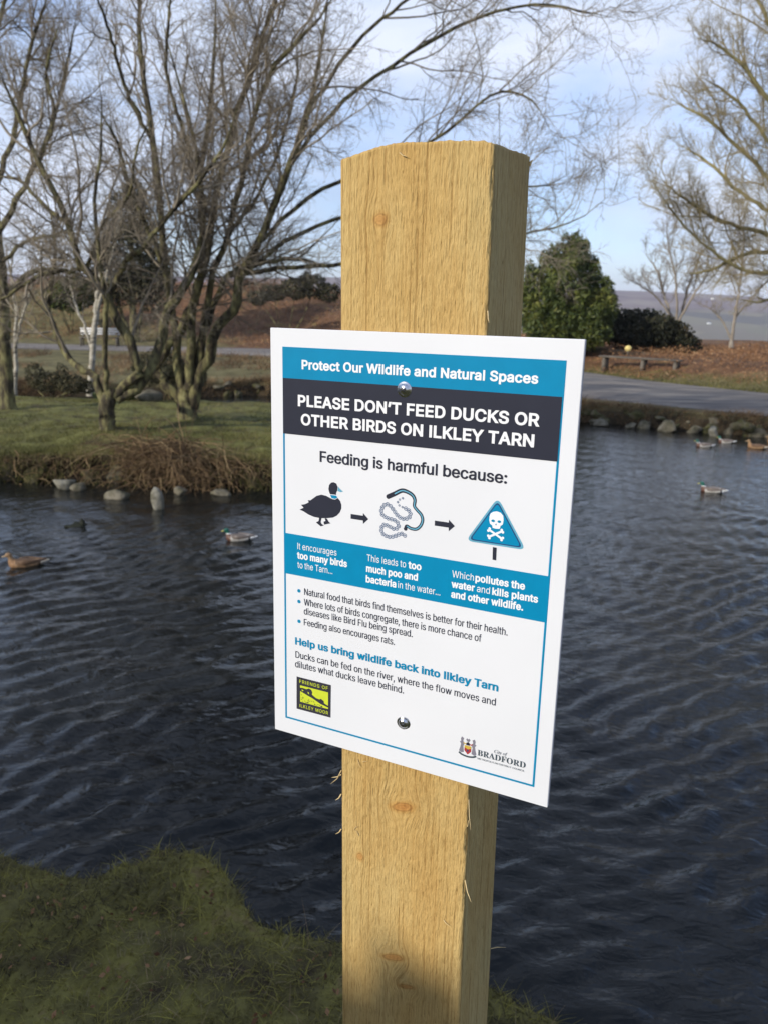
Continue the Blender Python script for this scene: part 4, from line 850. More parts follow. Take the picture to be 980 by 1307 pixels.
tree('bare_tree', 'low forked bare tree leaning over the island edge above the dead bracken', 'tree', None, 15.1,
     [(136, 557, 14), (137, 540, 14.5), (137, 522, 14), (141, 505, 13), (146, 497, 10)],
     [[(133, 512, 8), (125, 485, 7), (110, 472, 6.5), (96, 464, 6), (82, 445, 6), (68, 418, 5), (62, 389, 4.2), (66, 361, 4), (72, 310, 3), (58, 250, 2), (50, 200, 1)],
      [(138, 510, 6), (136, 480, 5), (134, 443, 5), (137, 400, 5), (134, 370, 4.5), (128, 330, 4), (122, 250, 3), (132, 160, 2.5), (122, 60, 1.5)],
      [(146, 505, 10), (162, 492, 9.5), (178, 477, 9), (176, 460, 9), (157, 418, 9), (139, 378, 8.2), (107, 343, 7), (97, 325, 6), (87, 285, 5.3), (50, 206, 5), (25, 150, 4), (5, 100, 3), (-20, 40, 2)],
      [(150, 510, 8), (178, 495, 9), (200, 460, 9), (210, 425, 9), (222, 390, 8.5), (238, 362, 7.5), (255, 320, 6), (262, 270, 5), (257, 230, 4), (242, 150, 3), (215, 60, 2.6), (195, -30, 1.5)],
      [(139, 378, 5), (160, 335, 5), (184, 317, 4.6), (216, 275, 4), (248, 239, 3.6), (285, 190, 3), (310, 120, 2)],
      [(107, 343, 4.5), (85, 345, 4), (50, 352, 3.8), (20, 370, 3.2), (-15, 395, 2)],
      [(87, 285, 4), (60, 265, 3.5), (25, 230, 3), (-10, 225, 2)],
      [(50, 206, 3.5), (70, 150, 3), (60, 90, 2.4), (80, 20, 1.5)],
      [(110, 350, 3.5), (130, 290, 3), (165, 250, 2.4), (175, 190, 2), (205, 130, 1.2)]],
     gen_big(7, 6, 5, 1, lo=.42, up=0.04, droop=0.03, maxlen=2.2), big, dy=1.8, seed=2)
tree('bare_tree', 'bare tree with straight dark trunk at the left edge of the island', 'tree', None, 18.4,
     [(12, 525, 15), (9, 490, 12), (6, 440, 11), (5, 390, 11), (0, 340, 11), (-6, 280, 10), (-10, 200, 8), (-16, 90, 6)],
     [[(4, 375, 6), (18, 366, 5), (45, 347, 4.2), (90, 347, 3), (120, 360, 1.6)], [(-4, 300, 6), (30, 240, 4.5), (60, 180, 3.5), (85, 90, 2.5), (100, 0, 1.4)],
      [(-8, 250, 5), (20, 160, 4), (40, 60, 3), (70, -30, 1.6)], [(-12, 180, 5), (-10, 80, 4), (10, -10, 3), (30, -80, 1.5)], [(2, 340, 4), (30, 310, 3.2), (70, 300, 2.4), (110, 280, 1.2)]],
     gen_big(9, 6, 5, 1, lo=.35, up=0.04, maxlen=2.4), big, dy=2, seed=3)
bir = (M['birch_bark'], M['bark_pale'])
tree('birch_tree', 'slim white-barked birch with two stems behind the forked tree', 'tree', None, 24.3,
     [(116, 492, 5.5), (118, 460, 5), (121, 420, 5), (124, 400, 4.6)],
     [[(124, 402, 4.6), (127, 365, 4), (133, 325, 3), (138, 290, 2.2), (135, 240, 1.2)], [(124, 404, 3.6), (132, 370, 3), (143, 330, 2.4), (152, 285, 1.6), (158, 240, .8)],
      [(119, 450, 2.6), (108, 415, 2.2), (97, 390, 2), (88, 350, 1.4), (80, 310, .8)]],
     gen_big(5, 5, 4, 0, up=0.06, maxlen=2.0), bir, dy=.6, seed=4, thick=.7, group='birches')
tree('birch_tree', 'short pale birch stem beside the dark trunk at the left edge', 'tree', None, 22.0,
     [(19, 510, 5), (20, 490, 4.5), (21, 462, 4), (20, 430, 3.5), (23, 390, 3)],
     [[(21, 440, 3), (30, 400, 2.4), (42, 360, 1.8), (50, 310, 1)], [(21, 400, 2.6), (15, 350, 2), (20, 300, 1.2)]],
     gen_big(5, 5, 3, 0, up=0.06, maxlen=1.6), bir, dy=.4, seed=5, thick=.6, group='birches')
oli = (M['bark_olive'], M['twig_olive'])
tree('bare_tree', 'broad bare tree with olive twigs reaching in from the right edge', 'tree', None, 29.0,
     [(1092, 505, 26), (1088, 460, 21), (1084, 400, 19), (1080, 340, 17)],
     [[(1082, 350, 9), (1030, 352, 7), (985, 350, 5), (945, 343, 4), (905, 318, 3), (870, 285, 2.2), (840, 245, 1.4), (814, 205, .7)],
      [(1080, 330, 9), (1030, 312, 7), (975, 297, 5), (925, 285, 4), (885, 262, 3), (855, 240, 2), (832, 215, 1)],
      [(1080, 320, 9), (1035, 275, 7), (990, 235, 5), (945, 192, 4), (905, 155, 3), (870, 135, 2), (845, 120, 1)],
      [(1080, 310, 9), (1040, 225, 7), (1005, 160, 5.5), (960, 100, 4), (920, 60, 3), (880, 45, 1.6)],
      [(1080, 300, 9), (1060, 190, 7), (1020, 95, 6), (980, 25, 4), (940, -40, 2.4)], [(1080, 300, 9), (1075, 160, 8), (1060, 60, 6), (1030, -40, 4), (1000, -120, 2)],
      [(1080, 340, 8), (1020, 325, 6), (960, 322, 4.4), (905, 345, 3), (870, 350, 1.6)], [(1082, 330, 7), (1010, 285, 5), (950, 250, 4), (900, 205, 2.8), (858, 180, 1.4)],
      [(1082, 320, 7), (1040, 260, 5.5), (980, 180, 4), (930, 120, 3), (885, 95, 1.4)], [(1084, 345, 7), (1050, 345, 6), (1010, 372, 4), (970, 385, 2.6), (930, 380, 1.2)],
      [(1080, 300, 8), (1110, 200, 6), (1150, 100, 4), (1180, 0, 2)], [(1080, 320, 8), (1150, 260, 6), (1210, 220, 4), (1260, 180, 2)]],
     gen_big(15, 7, 6, 1, up=0.08, l1=.24, maxlen=2.2, lo=.12, k=1.35), oli, dy=2.6, seed=6, thick=.52)
pal = (M['bark_pale'], M['bark_pale'])
tree('small_bare_tree', 'small bare tree fanning out beside the dark bush across the path', 'tree', None, 43,
     [(862, 432, 4), (862, 422, 3.6), (863, 412, 3.2)],
     [[(862, 420, 3), (853, 395, 2.6), (845, 370, 2.3), (838, 345, 1.7), (818, 318, .9)], [(864, 420, 3.2), (872, 390, 2.7), (880, 360, 2.3), (893, 325, 1.4), (900, 300, .7)],
      [(864, 412, 2.6), (884, 378, 2), (903, 348, 1.3), (912, 320, .6)], [(861, 415, 2.2), (838, 380, 1.6), (812, 362, .9), (795, 355, .5)], [(863, 412, 2.4), (862, 360, 1.9), (852, 310, 1.2), (850, 265, .5)]],
     gen_big(8, 6, 5, 0, up=0.10, maxlen=2.2, k=2.0), pal, dy=1, seed=7, thick=.6)
tree('birch_tree', 'pale-stemmed birch rising from the brown bracken bank on the right', 'tree', None, 41,
     [(933, 436, 3.4), (935, 420, 3.2), (938, 400, 3)],
     [[(938, 402, 2.9), (942, 375, 2.4), (946, 345, 1.9), (949, 305, 1), (950, 270, .5)], [(932, 432, 2), (920, 408, 1.6), (905, 394, 1), (890, 388, .5)], [(938, 405, 1.8), (955, 385, 1.4), (975, 362, 1), (990, 340, .5)],
      [(941, 380, 1.4), (930, 350, 1), (920, 325, .5)]],
     gen_big(8, 5, 5, 0, up=0.09, maxlen=2, k=2.0), pal, dy=.8, seed=8, thick=.55)

# ------------------------------------------------------------------ leafy bushes and trees
def bush(name, label, cat, blobs, n, size, mat, base, trunk=None, stems=6, inner=.45, asp=.5):
    root = empty(name, base); tag(root, label, cat)
    P = blob_points(blobs, n, inner); V, F = leaves(P, RNG.uniform(.5, 1.5, n) * size, asp)
    c = fbm(P, 1.4, 3, 61)
    rv = np.clip(0.5 + 0.5 * c + 0.17 * RNG.normal(size=n), 0, 1)
    mk('foliage', V, F, mat, root, rnd=np.repeat(rv, 4), kind='stuff', smooth=False)
    B = np.array(blobs); b = np.array(base)
    ks = min(stems, len(B) * 2); lines = []
    for i in range(ks):
        c_ = B[i % len(B), :3]; P0 = b + RNG.normal(size=3) * np.array([.12, .12, 0]) - np.array([0, 0, .2]); mid = (P0 + c_) / 2 + RNG.normal(size=3) * .1
        lines.append(np.array([P0, P0 * .6 + mid * .4, mid, c_]))
    r = trunk or .05
    V, F = tubes(np.array(lines), np.tile(np.array([r, r * .8, r * .6, r * .3]), (ks, 1)), 6); mk('stems', V, F, M['bark'], root)
    return root
def bl(px, py, Y, rpx, rpy=None, ry=None):
    c = at(px, py, Y); k = Y / F_PX; rx = rpx * k; rz_ = (rpy or rpx) * k; return (c[0], c[1], c[2], rx, ry or rx, rz_)
Yv = 38
B = [bl(722, 415, Yv, 55, 32), bl(690, 395, Yv, 30, 36), bl(755, 400, Yv - .5, 32, 34), bl(728, 365, Yv, 34, 36), bl(706, 352, Yv + .3, 20, 30), bl(735, 330, Yv, 17, 26), bl(760, 372, Yv, 20, 24),
     bl(680, 365, Yv, 14, 24), bl(730, 318, Yv, 9, 18), bl(712, 330, Yv, 9, 20), bl(768, 395, Yv, 16, 18), bl(700, 425, Yv - 1, 30, 20), bl(750, 345, Yv, 12, 20), bl(745, 425, Yv - 1, 34, 22)] + [bl(a, b, Yv + c, rr, hh) for a, b, c, rr, hh in ((676, 350, 0, 8, 16), (694, 338, .4, 8, 18), (704, 325, .3, 6, 14), (722, 310, 0, 6, 14), (735, 306, 0, 5, 13), (745, 322, -.4, 7, 16), (758, 345, 0, 8, 17), (772, 368, -.3, 8, 15), (780, 385, 0, 7, 14), (668, 372, 0, 8, 14), (700, 372, -1.4, 9, 22), (726, 350, -1.2, 9, 24), (742, 378, -1.3, 9, 22), (712, 400, -1.6, 10, 20), (760, 405, -1.4, 10, 18), (684, 405, -1.3, 9, 18))]
g0 = at(725, 452, Yv)
bush('evergreen_tree', 'bushy dark green evergreen tree just right of the post', 'tree', B, 30000, 0.125, M['evergreen'], (g0[0], g0[1], float(ground_z(np.array([g0[0]]), np.array([g0[1]]))[0])), .12, 12, .4, .24)
Yv = 40
B = [bl(818, 425, Yv, 46, 28), bl(795, 420, Yv, 26, 24), bl(845, 428, Yv, 36, 22), bl(870, 440, Yv - .5, 24, 14)]
g0 = at(820, 452, Yv); bush('dark_bush', 'low rounded dark bush between the evergreen and the small bare tree', 'bush', B, 14000, 0.08, M['dark_leaf'], (g0[0], g0[1], float(ground_z(np.array([g0[0]]), np.array([g0[1]]))[0])), .06, 6, .5)
Yv = 47
B = [bl(170, 330, Yv, 46, 56), bl(165, 275, Yv, 28, 34), bl(195, 350, Yv, 30, 50), bl(140, 355, Yv, 28, 40), bl(172, 250, Yv, 15, 20)]
g0 = at(170, 395, Yv); bush('pine_tree', 'dull green pine seen behind the bare tree stems', 'tree', B, 15000, 0.10, M['pine_leaf'], (g0[0], g0[1], float(ground_z(np.array([g0[0]]), np.array([g0[1]]))[0])), .15, 6, .3)
for lab, B, nn, mt, bp_ in [('low straggling dull green bush behind the branches just left of the post', [bl(378, 368, 48, 22, 13), bl(350, 374, 48, 16, 10), bl(402, 366, 48, 18, 15), bl(330, 380, 48, 14, 9), bl(392, 356, 48, 9, 9), bl(420, 374, 48, 16, 12)], 4200, M['pine_leaf'], (365, 385, 48)),
                        ('yellowish gorse bush behind the birch stems', [bl(95, 375, 49, 26, 22), bl(75, 380, 49, 16, 16)], 5000, M['gorse'], (90, 395, 49))]:
    g0 = at(*bp_); bush('gorse_bush', lab, 'bush', B, nn, 0.09, mt, (g0[0], g0[1], float(ground_z(np.array([g0[0]]), np.array([g0[1]]))[0])), .05, 4)
for lab, B, nn, bp_ in [('low dark shrub at the back of the island left of the birch', [bl(62, 488, 21.5, 20, 13), bl(45, 480, 21.5, 13, 17), bl(92, 490, 21.3, 22, 12), bl(80, 478, 21.3, 9, 14), bl(112, 494, 21.3, 12, 9)], 2600, (70, 500, 21.5)),
                        ('mossy green mound of shrub right of the birch foot', [bl(150, 505, 21, 30, 9), bl(165, 500, 21, 16, 8)], 2500, (155, 512, 21)),
                        ('dark shrub on the island behind the big tree', [bl(205, 470, 21.4, 36, 24), bl(240, 480, 21.4, 26, 18)], 4500, (215, 500, 21.4))]:
    g0 = at(*bp_); mt = M['evergreen'] if 'mossy' in lab else M['pine_leaf']
    bush('shrub', lab, 'bush', B, nn * 2, 0.03, mt, (g0[0], g0[1], float(island_z(np.array([g0[0]]), np.array([g0[1]]))[0])), .03, 5)
# unseen leafy screen added behind the camera to shade near bank and post foot
B = []
hd = np.array([-math.sin(SUN_A), -math.cos(SUN_A)]); hp = np.array([hd[1], -hd[0]])
D_ = 5.4; top0 = 2.285 + D_ * math.tan(SUN_E)
for s2 in np.arange(-4.6, 4.7, 0.7):
    c_ = np.array([0.0, .72]) + hd * D_ + hp * s2
    for zc in np.arange(top0 - .75, 1.3, -.7): B.append((c_[0], c_[1], zc, .6, .6, .5))
for s2 in np.arange(-4.8, 4.9, 0.2):
    c_ = np.array([0.0, .72]) + hd * D_ + hp * s2; B.append((c_[0], c_[1], top0 - .345 - .34 * min(max(s2, -.8), .8) + .015 * math.sin(s2 * 9), .34, .34, .33))
bush('added_hedge', 'tall dense evergreen screen added out of view behind the viewpoint to shade the near bank', 'added_hedge', B, 45000, 0.10, M['evergreen'], (float(hd[0] * 5.4), float(.72 + hd[1] * 5.4), 1.4), .06, 12, .15)

# ------------------------------------------------------------------ bracken, island turf, bank debris
def scatter_band(n, x0, x1, f0, f1, zf, seed):
    x = RNG.uniform(x0, x1, n); f = RNG.uniform(f0, f1, n); y = np.interp(x, PNX, PFY) + f
    return x, y, zf(x, y)
n = 120000
x, y, z = scatter_band(n, -34, 22, 0.8, 24, ground_z, 1)
dn = fbm(xyz(x, y), 0.33, 3, 71) + 0.7 * (y - np.interp(x, PNX, PFY) > 2.2)
ok = dn > -0.12 + 0.3 * RNG.random(n); x, y, z = x[ok], y[ok], z[ok]; n = len(x)
hgt = (0.18 + 0.32 * (fbm(xyz(x, y), 0.9, 3, 73) + .5)); P = np.stack([x, y, z + np.abs(hgt) * RNG.random(n)], -1)
V, F = leaves(P, RNG.uniform(.03, .10, n), 0.17, .3)
rv = np.clip(.5 + .45 * fbm(P, 1.1, 3, 75) + .2 * RNG.normal(size=n), 0, 1)
tag(mk('dead_bracken', V, F, M['bracken'], rnd=np.repeat(rv, 4), smooth=False), 'rust brown dead bracken covering the bank behind the path', 'bracken', kind='stuff')
n = 30000
x = RNG.uniform(-24, 1, n); y = shore(x) + RNG.uniform(.2, 13, n); ok = (y < np.interp(x, PNX, PNY) - .3) & (fbm(xyz(x, y), .5, 4, 77) > -.12); x, y = x[ok], y[ok]; n = len(x)
tuft = np.clip(1 + 2.2 * fbm(xyz(x, y), 1.1, 3, 78), .3, 2.4)
V, F = blades(np.stack([x, y, ground_z(x, y) - .02], -1), RNG.uniform(.10, .30, n) * tuft, np.full(n, .012), RNG.uniform(.4, 2.0, n), 4)
tag(mk('rough_grass', V, F, M['straw'], rnd=np.repeat(np.clip(.42 + .5 * fbm(xyz(x, y), .6, 3, 79) + .16 * RNG.normal(size=n), 0, 1), 8)), 'rough brown tussock grass between the tarn and the path', 'grass', kind='stuff')
# island turf blades, longer at the rim
n = 42000
x = RNG.uniform(-11, 0.2, n); y = isl_front(x) + np.abs(RNG.normal(size=n)) * 1.6 + .02; y2 = RNG.uniform(13.2, 21.5, n); sel = RNG.random(n) < .45; y = np.where(sel, y2, y)
ok = (y < isl_back(x)) & (y > isl_front(x)); x, y = x[ok], y[ok]; n = len(x); rim = 1 - sstep(0, .9, y - isl_front(x))
V, F = blades(np.stack([x, y, island_z(x, y) - .01], -1), (0.035 + .05 * RNG.random(n)) * (1 + 1.3 * rim), np.full(n, .006), RNG.uniform(.3, 1.5, n), 3)
rv = np.clip(.42 + .75 * fbm(xyz(x, y), .8, 4, 81) + .18 * RNG.normal(size=n) + .25 * rim, 0, 1)
tag(mk('island_grass', V, F, M['grass_far'], rnd=np.repeat(rv, 6)), 'short sunlit grass on the island', 'grass', kind='stuff')
# dead fronds and roots hanging over the island edge
def fronds(n, xc, sx, ylo, yhi, zlo, zhi, ln, droop, out=-.6):
    x = xc + RNG.normal(size=n) * sx; y = isl_front(x) + RNG.uniform(ylo, yhi, n); z = island_z(x, y) + RNG.uniform(zlo, zhi, n)
    P = np.empty((n, 6, 3)); P[:, 0] = np.stack([x, y, z], -1)
    d = nrm(np.stack([RNG.normal(size=n) * .8, out + RNG.normal(size=n) * .4, RNG.normal(size=n) * .35 + .15], -1)); l = RNG.uniform(.4, 1.2, n) * ln
    for j in range(1, 6):
        d = nrm(d + np.array([0, 0, -droop]) + RNG.normal(size=(n, 3)) * .14); P[:, j] = P[:, j - 1] + d * (l / 5)[:, None]
    return P, np.tile(np.array([[1, 1, .9, .7, .5, .3]]), (n, 1)) * RNG.uniform(.003, .009, n)[:, None]
parts = [fronds(850, -3.75, .42, 0, .7, 0, .25, .75, .16), fronds(120, -4.7, 1.0, -.1, .25, -.05, .1, .4, .2), fronds(200, -2.9, .3, -.1, .3, -.1, .12, .7, .2), fronds(50, -6.2, 1.2, -.1, .15, -.1, .05, .3, .25)]
P = np.concatenate([p for p, r in parts]); R = np.concatenate([r for p, r in parts]); V, F = tubes(P, R, 3)
tag(mk('dead_fronds', V, F, M['straw'], rnd=np.repeat(np.clip(RNG.normal(.4, .25, len(P)), 0, 1), 18)), 'tangle of dead bracken fronds and roots hanging over the island edge', 'bracken', kind='stuff')
n = 3600
x = RNG.uniform(-10.5, .1, n); y = isl_front(x) + RNG.normal(size=n) * .08 + .20; ok = fbm(xyz(x, y * 0), 1.3, 3, 83) > .05; x, y = x[ok], y[ok]; n = len(x)
V, F = blades(np.stack([x, y, island_z(x, y) - .02], -1), RNG.uniform(.06, .17, n), np.full(n, .005), RNG.uniform(1.0, 3.0, n), 5, curl=1.3)
tag(mk('rim_grass', V, F, M['straw'], rnd=np.repeat(RNG.uniform(.25, 1, n), 10)), 'straw coloured grass hanging over the island rim', 'grass', kind='stuff')
# brown tufts along the far bank
n = 34000
x = RNG.uniform(-14, 16, n); y = shore(x) + np.abs(RNG.normal(size=n)) * .45 - .12
ok = fbm(xyz(x, y * .3), .9, 3, 85) > -.2; x, y = x[ok], y[ok]; n = len(x)
V, F = blades(np.stack([x, y, ground_z(x, y) - .02], -1), RNG.uniform(.08, .26, n) * np.clip(1 + 1.3 * fbm(xyz(x, x * 0), 1.1, 3, 86), .4, 2.2), np.full(n, .008), RNG.uniform(.5, 2.2, n), 4)
tag(mk('bank_grass', V, F, M['straw'], rnd=np.repeat(np.clip(.45 + .5 * fbm(xyz(x, y), .7, 3, 87) + .15 * RNG.normal(size=n), 0, 1), 8)), 'dry brown grass tufts along the far bank of the tarn', 'grass', kind='stuff')
n = 20000
x = RNG.uniform(-6, 26, n); y = np.interp(x, PNX, PFY) + RNG.uniform(0, 3.2, n)
V, F = blades(np.stack([x, y, ground_z(x, y) - .02], -1), RNG.uniform(.05, .16, n), np.full(n, .012), RNG.uniform(.3, 1.5, n), 3)
tag(mk('verge_grass', V, F, M['grass_far'], rnd=np.repeat(RNG.uniform(.2, 1, n), 6)), 'green verge grass along the far side of the path', 'grass', kind='stuff')

# stones of the island edge and of the far bank
def stone(par, px, py, rpx, rpy, seed, mat='stone', h=0.0, dpt=1.0, lift=0.0):
    c = gz(px, py + rpy * .55, h); k = c[1] / F_PX; V, F = rock((c[0], c[1] + rpx * k * .5, c[2] + rpy * k * .35 + lift), (rpx * k * 1.12, rpx * k * dpt, rpy * k * 1.12), seed)
    return mk('stone', V, F, M[mat], par, smooth=False)
for i_, a in enumerate([(2, 598, 14, 27, 'mossy_stone'), (80, 620, 16, 9, 'pale_stone'), (116, 606, 11, 10, 'mossy_stone'), (146, 608, 11, 14, 'stone'), (146, 633, 14, 7, 'stone'), (200, 641, 7, 17, 'pale_stone'), (280, 629, 13, 6, 'stone'),
                        (42, 606, 14, 15, 'mossy_stone'), (212, 612, 10, 12, 'mossy_stone'), (248, 612, 14, 13, 'mossy_stone'), (318, 612, 16, 14, 'mossy_stone'), (178, 600, 13, 16, 'mossy_stone'), (-25, 606, 16, 22, 'stone'), (343, 590, 8, 10, 'pale_stone'),
                        (100, 622, 9, 6, 'stone'), (230, 628, 9, 6, 'stone')]):
    stone(island, a[0], a[1], a[2], a[3], i_ + 2, a[4])
for i_, px in enumerate([757, 772, 801, 822, 836, 851, 884, 897, 913, 931, 948, 966, 979, 700, 725, 300, 322]):
    py = 538 + (px - 750) * .075 if px > 600 else 500
    rr = random.Random(i_); stone(ground, px + rr.uniform(-4, 4), py + rr.uniform(-4, 3), rr.uniform(6, 12), rr.uniform(4, 9), 40 + i_, 'pale_stone' if i_ in (8, 10) else 'stone')
rr = random.Random(9)
for i_ in range(46):                                   # a rough edging of half-buried stones along the far bank
    x = rr.uniform(5.2, 12.2) if i_ < 36 else rr.uniform(-6, 2); y = float(shore(np.array([x]))[0]) + rr.uniform(-.1, .3); z = rr.uniform(.02, .34)
    V, F = rock((x, y, z), (rr.uniform(.09, .24), rr.uniform(.1, .2), rr.uniform(.07, .16)), 90 + i_)
    mk('stone', V, F, M[rr.choice(['mossy_stone', 'stone', 'mossy_stone'])], ground, smooth=False)
c = at(186, 506, 20.5); V, F = rock((c[0], c[1], c[2]), (.34, .3, .2), 77); 
tag(mk('boulder', V, F, M['stone'], smooth=False), 'grey boulder lying on the island grass between the two nearest trees', 'boulder')

# ------------------------------------------------------------------ benches, marker
M['weathered'] = noisemat('weathered_wood', [(0.3, (0.07, 0.06, 0.05)), (0.6, (0.14, 0.12, 0.095))], 6, 6, .85, .3, 40, .01, scl=(.2, 1, 1))
def low_rail(c, ln, rz, label):
    c = np.array(c); z = float(ground_z(np.array([c[0]]), np.array([c[1]]))[0])
    root = empty('low_bench', (c[0], c[1], z), rz); tag(root, label, 'bench')
    for j in (-.14, .14):
        V, F = box(-ln / 2, ln / 2, j - .11, j + .11, .44, .50); mk('seat_plank', V, F, M['weathered'], root, False, True)
    for x in (-ln * .44, 0.05 * ln, ln * .44):
        V, F = box(x - .06, x + .06, -.2, .2, -.2, .438); mk('leg', V, F, M['weathered'], root, False, True)
    return root
a, b_ = gz(762, 474, .62), gz(872, 478, .62)
a = at(765, 474, 34.6); b_ = at(868, 478, 32.4); cc = (a + b_) / 2
low_rail(cc, float(np.linalg.norm((b_ - a)[:2])), math.atan2(b_[1] - a[1], b_[0] - a[0]), 'long low dark timber bench on the verge beyond the path')
# the white-topped seat seen between the island stems
c = at(128, 444, 43.5); zb = float(ground_z(np.array([c[0]]), np.array([c[1]]))[0]) + .01
br = empty('park_bench', (c[0], c[1], zb), rad(8)); tag(br, 'pale-backed park bench beside the path, seen between the tree stems', 'bench')
M['pale_paint'] = flatmat('pale_wood', (0.62, 0.60, 0.56), .6, .3)
for j in range(3):
    V, F = box(-1.0, 1.0, .28 + .02 * j, .31 + .02 * j, .58 + j * .13, .68 + j * .13); mk('back_slat', V, F, M['pale_paint'], br, False, True)
for j in range(3):
    V, F = box(-1.0, 1.0, -.22 + j * .16, -.08 + j * .16, .44, .475); mk('seat_slat', V, F, M['weathered'], br, False, True)
for x in (-.9, .9):
    V, F = join([box(x - .04, x + .04, -.24, -.17, 0, .435), box(x - .04, x + .04, .32, .39, 0, .95), box(x - .035, x + .035, -.168, .318, .36, .432), box(x - .04, x + .04, -.24, .315, .64, .68)])
    mk('end_frame', V, F[0], M['weathered'], br, False, True)
c = at(801, 446, 36.3); zb = float(ground_z(np.array([c[0]]), np.array([c[1]]))[0])
mkr = empty('marker_post', (c[0], c[1], zb)); tag(mkr, 'small post with a round pale yellow top beyond the low bench', 'marker')
top_z = c[2] - zb
V, F = box(-.04, .04, -.04, .04, -.1, top_z - .05); mk('post', V, F, M['weathered'], mkr, False, True)
V, F = rock((0, 0, top_z + .04), (.15, .07, .13), 1, rough=.03); mk('cap', V, F, flatmat('yellow_paint', (.75, .60, .22), .5, .3), mkr, True, True)
# low grey wall behind the bench
V, F = box(-1.8, 1.8, -.2, .2, -.2, .55); c = at(805, 446, 37.6); zb = float(ground_z(np.array([c[0]]), np.array([c[1]]))[0])
V[:, 2] *= np.where(V[:, 0] > 0, .6, 1); V = rotz(V, rad(-4)) + np.array([c[0], c[1], c[2] - .5])
wl = mk('low_wall', V, F, M['stone'], smooth=False); tag(wl, 'low grey stone wall behind the bench at the foot of the dark bush', 'wall')

# houses on the far valley side: a few white specks
WH = flatmat('white_render', (.8, .8, .78), .8, .2); RF = flatmat('slate_roof', (.12, .12, .14), .8, .2)
def ground_at_px(px, py):
    d = ray(px, py)
    for tt in np.geomspace(300, 5500, 600):
        p = CAM + d * tt
        if p[2] < ground_z(p[:1], p[1:2])[0]: return p
    return None
for i_, (px, py, s, lab) in enumerate([(909, 382, .8, 'tiny white house on the far hillside, left one of the pair below the skyline'), (972, 386, .9, 'tiny white house high on the far hillside at the right edge'),
                                      (904, 414, .7, 'tiny pale house low in the valley left of the birch stem')]):
    p = ground_at_px(px, py)
    if p is None: continue
    root = empty('house', tuple(p)); tag(root, lab, 'house')
    V, F = box(-6 * s, 6 * s, -4 * s, 4 * s, -2, 5 * s); mk('wall', V, F, WH, root, False, True)
    V = np.array([(-6.5, -4.5, 5), (6.5, -4.5, 5), (6.5, 4.5, 5), (-6.5, 4.5, 5), (-6.5, 0, 8), (6.5, 0, 8)]) * s + np.array([0, 0, .02])
    mk('roof', V, [np.array([(0, 1, 5, 4), (2, 3, 4, 5), (0, 3, 2, 1)]), np.array([(1, 2, 5), (3, 0, 4)])], RF, root, False, True)

# ------------------------------------------------------------------ ducks
def loft(secs, s=14):
    """secs: (x, y, z, ry, rz) -> ellipse rings across x"""
    secs = np.array(secs, float); k = len(secs); an = np.arange(s) * 2 * np.pi / s
    T = nrm(np.gradient(secs[:, :3], axis=0)); side = np.tile([0, 1.0, 0], (k, 1)); upv = nrm(np.cross(T, side)) * -1
    upv = np.where((upv[:, 2:] < 0) & (np.abs(upv[:, 2:]) > .3), -upv, upv)
    V = secs[:, None, :3] + secs[:, 3, None, None] * np.cos(an)[None, :, None] * side[:, None] + secs[:, 4, None, None] * np.sin(an)[None, :, None] * upv[:, None]
    i = np.arange(k * s).reshape(k, s)
    F = np.stack([i[:-1], np.roll(i[:-1], -1, 1), np.roll(i[1:], -1, 1), i[1:]], -1).reshape(-1, 4)
    return V.reshape(-1, 3), [F, np.stack([i[0][::-1], i[-1]])]
def ell(c, r, nu=16, nv=10):
    u = np.arange(nu) * 2 * np.pi / nu; v = np.linspace(-1, 1, nv) * np.pi / 2 * .97
    D = np.stack([np.outer(np.cos(v), np.cos(u)), np.outer(np.cos(v), np.sin(u)), np.outer(np.sin(v), np.ones(nu))], -1).reshape(-1, 3)
    i = np.arange(nu * nv).reshape(nv, nu)
    return D * np.array(r) + np.array(c), [np.stack([i[:-1], np.roll(i[:-1], -1, 1), np.roll(i[1:], -1, 1), i[1:]], -1).reshape(-1, 4), np.stack([i[0][::-1], i[-1]])]
def duckmats(kind):
    if kind == 'drake': c = dict(head=(.008, .085, .06), ring=(.75, .75, .72), breast=(.09, .04, .025), flank=(.38, .36, .33), back=(.13, .105, .09), rear=(.015, .015, .018), tail=(.66, .66, .64), bill=(.42, .38, .06))
    else: c = dict(head=(.30, .19, .10), ring=(.30, .19, .10), breast=(.30, .17, .085), flank=(.30, .185, .10), back=(.14, .085, .05), rear=(.12, .075, .045), tail=(.55, .48, .38), bill=(.42, .30, .18))
    return {k: (noisemat('duck_' + kind + '_' + k, [(.35, tuple(x * .55 for x in v)), (.6, v)], 55, 4, .6, scl=(1, 1, 1.6)) if kind != 'drake' and k != 'bill' else flatmat('duck_' + kind + '_' + k, v, .5 if k != 'head' else .3, .4, vary=.15, sc=70)) for k, v in c.items()}
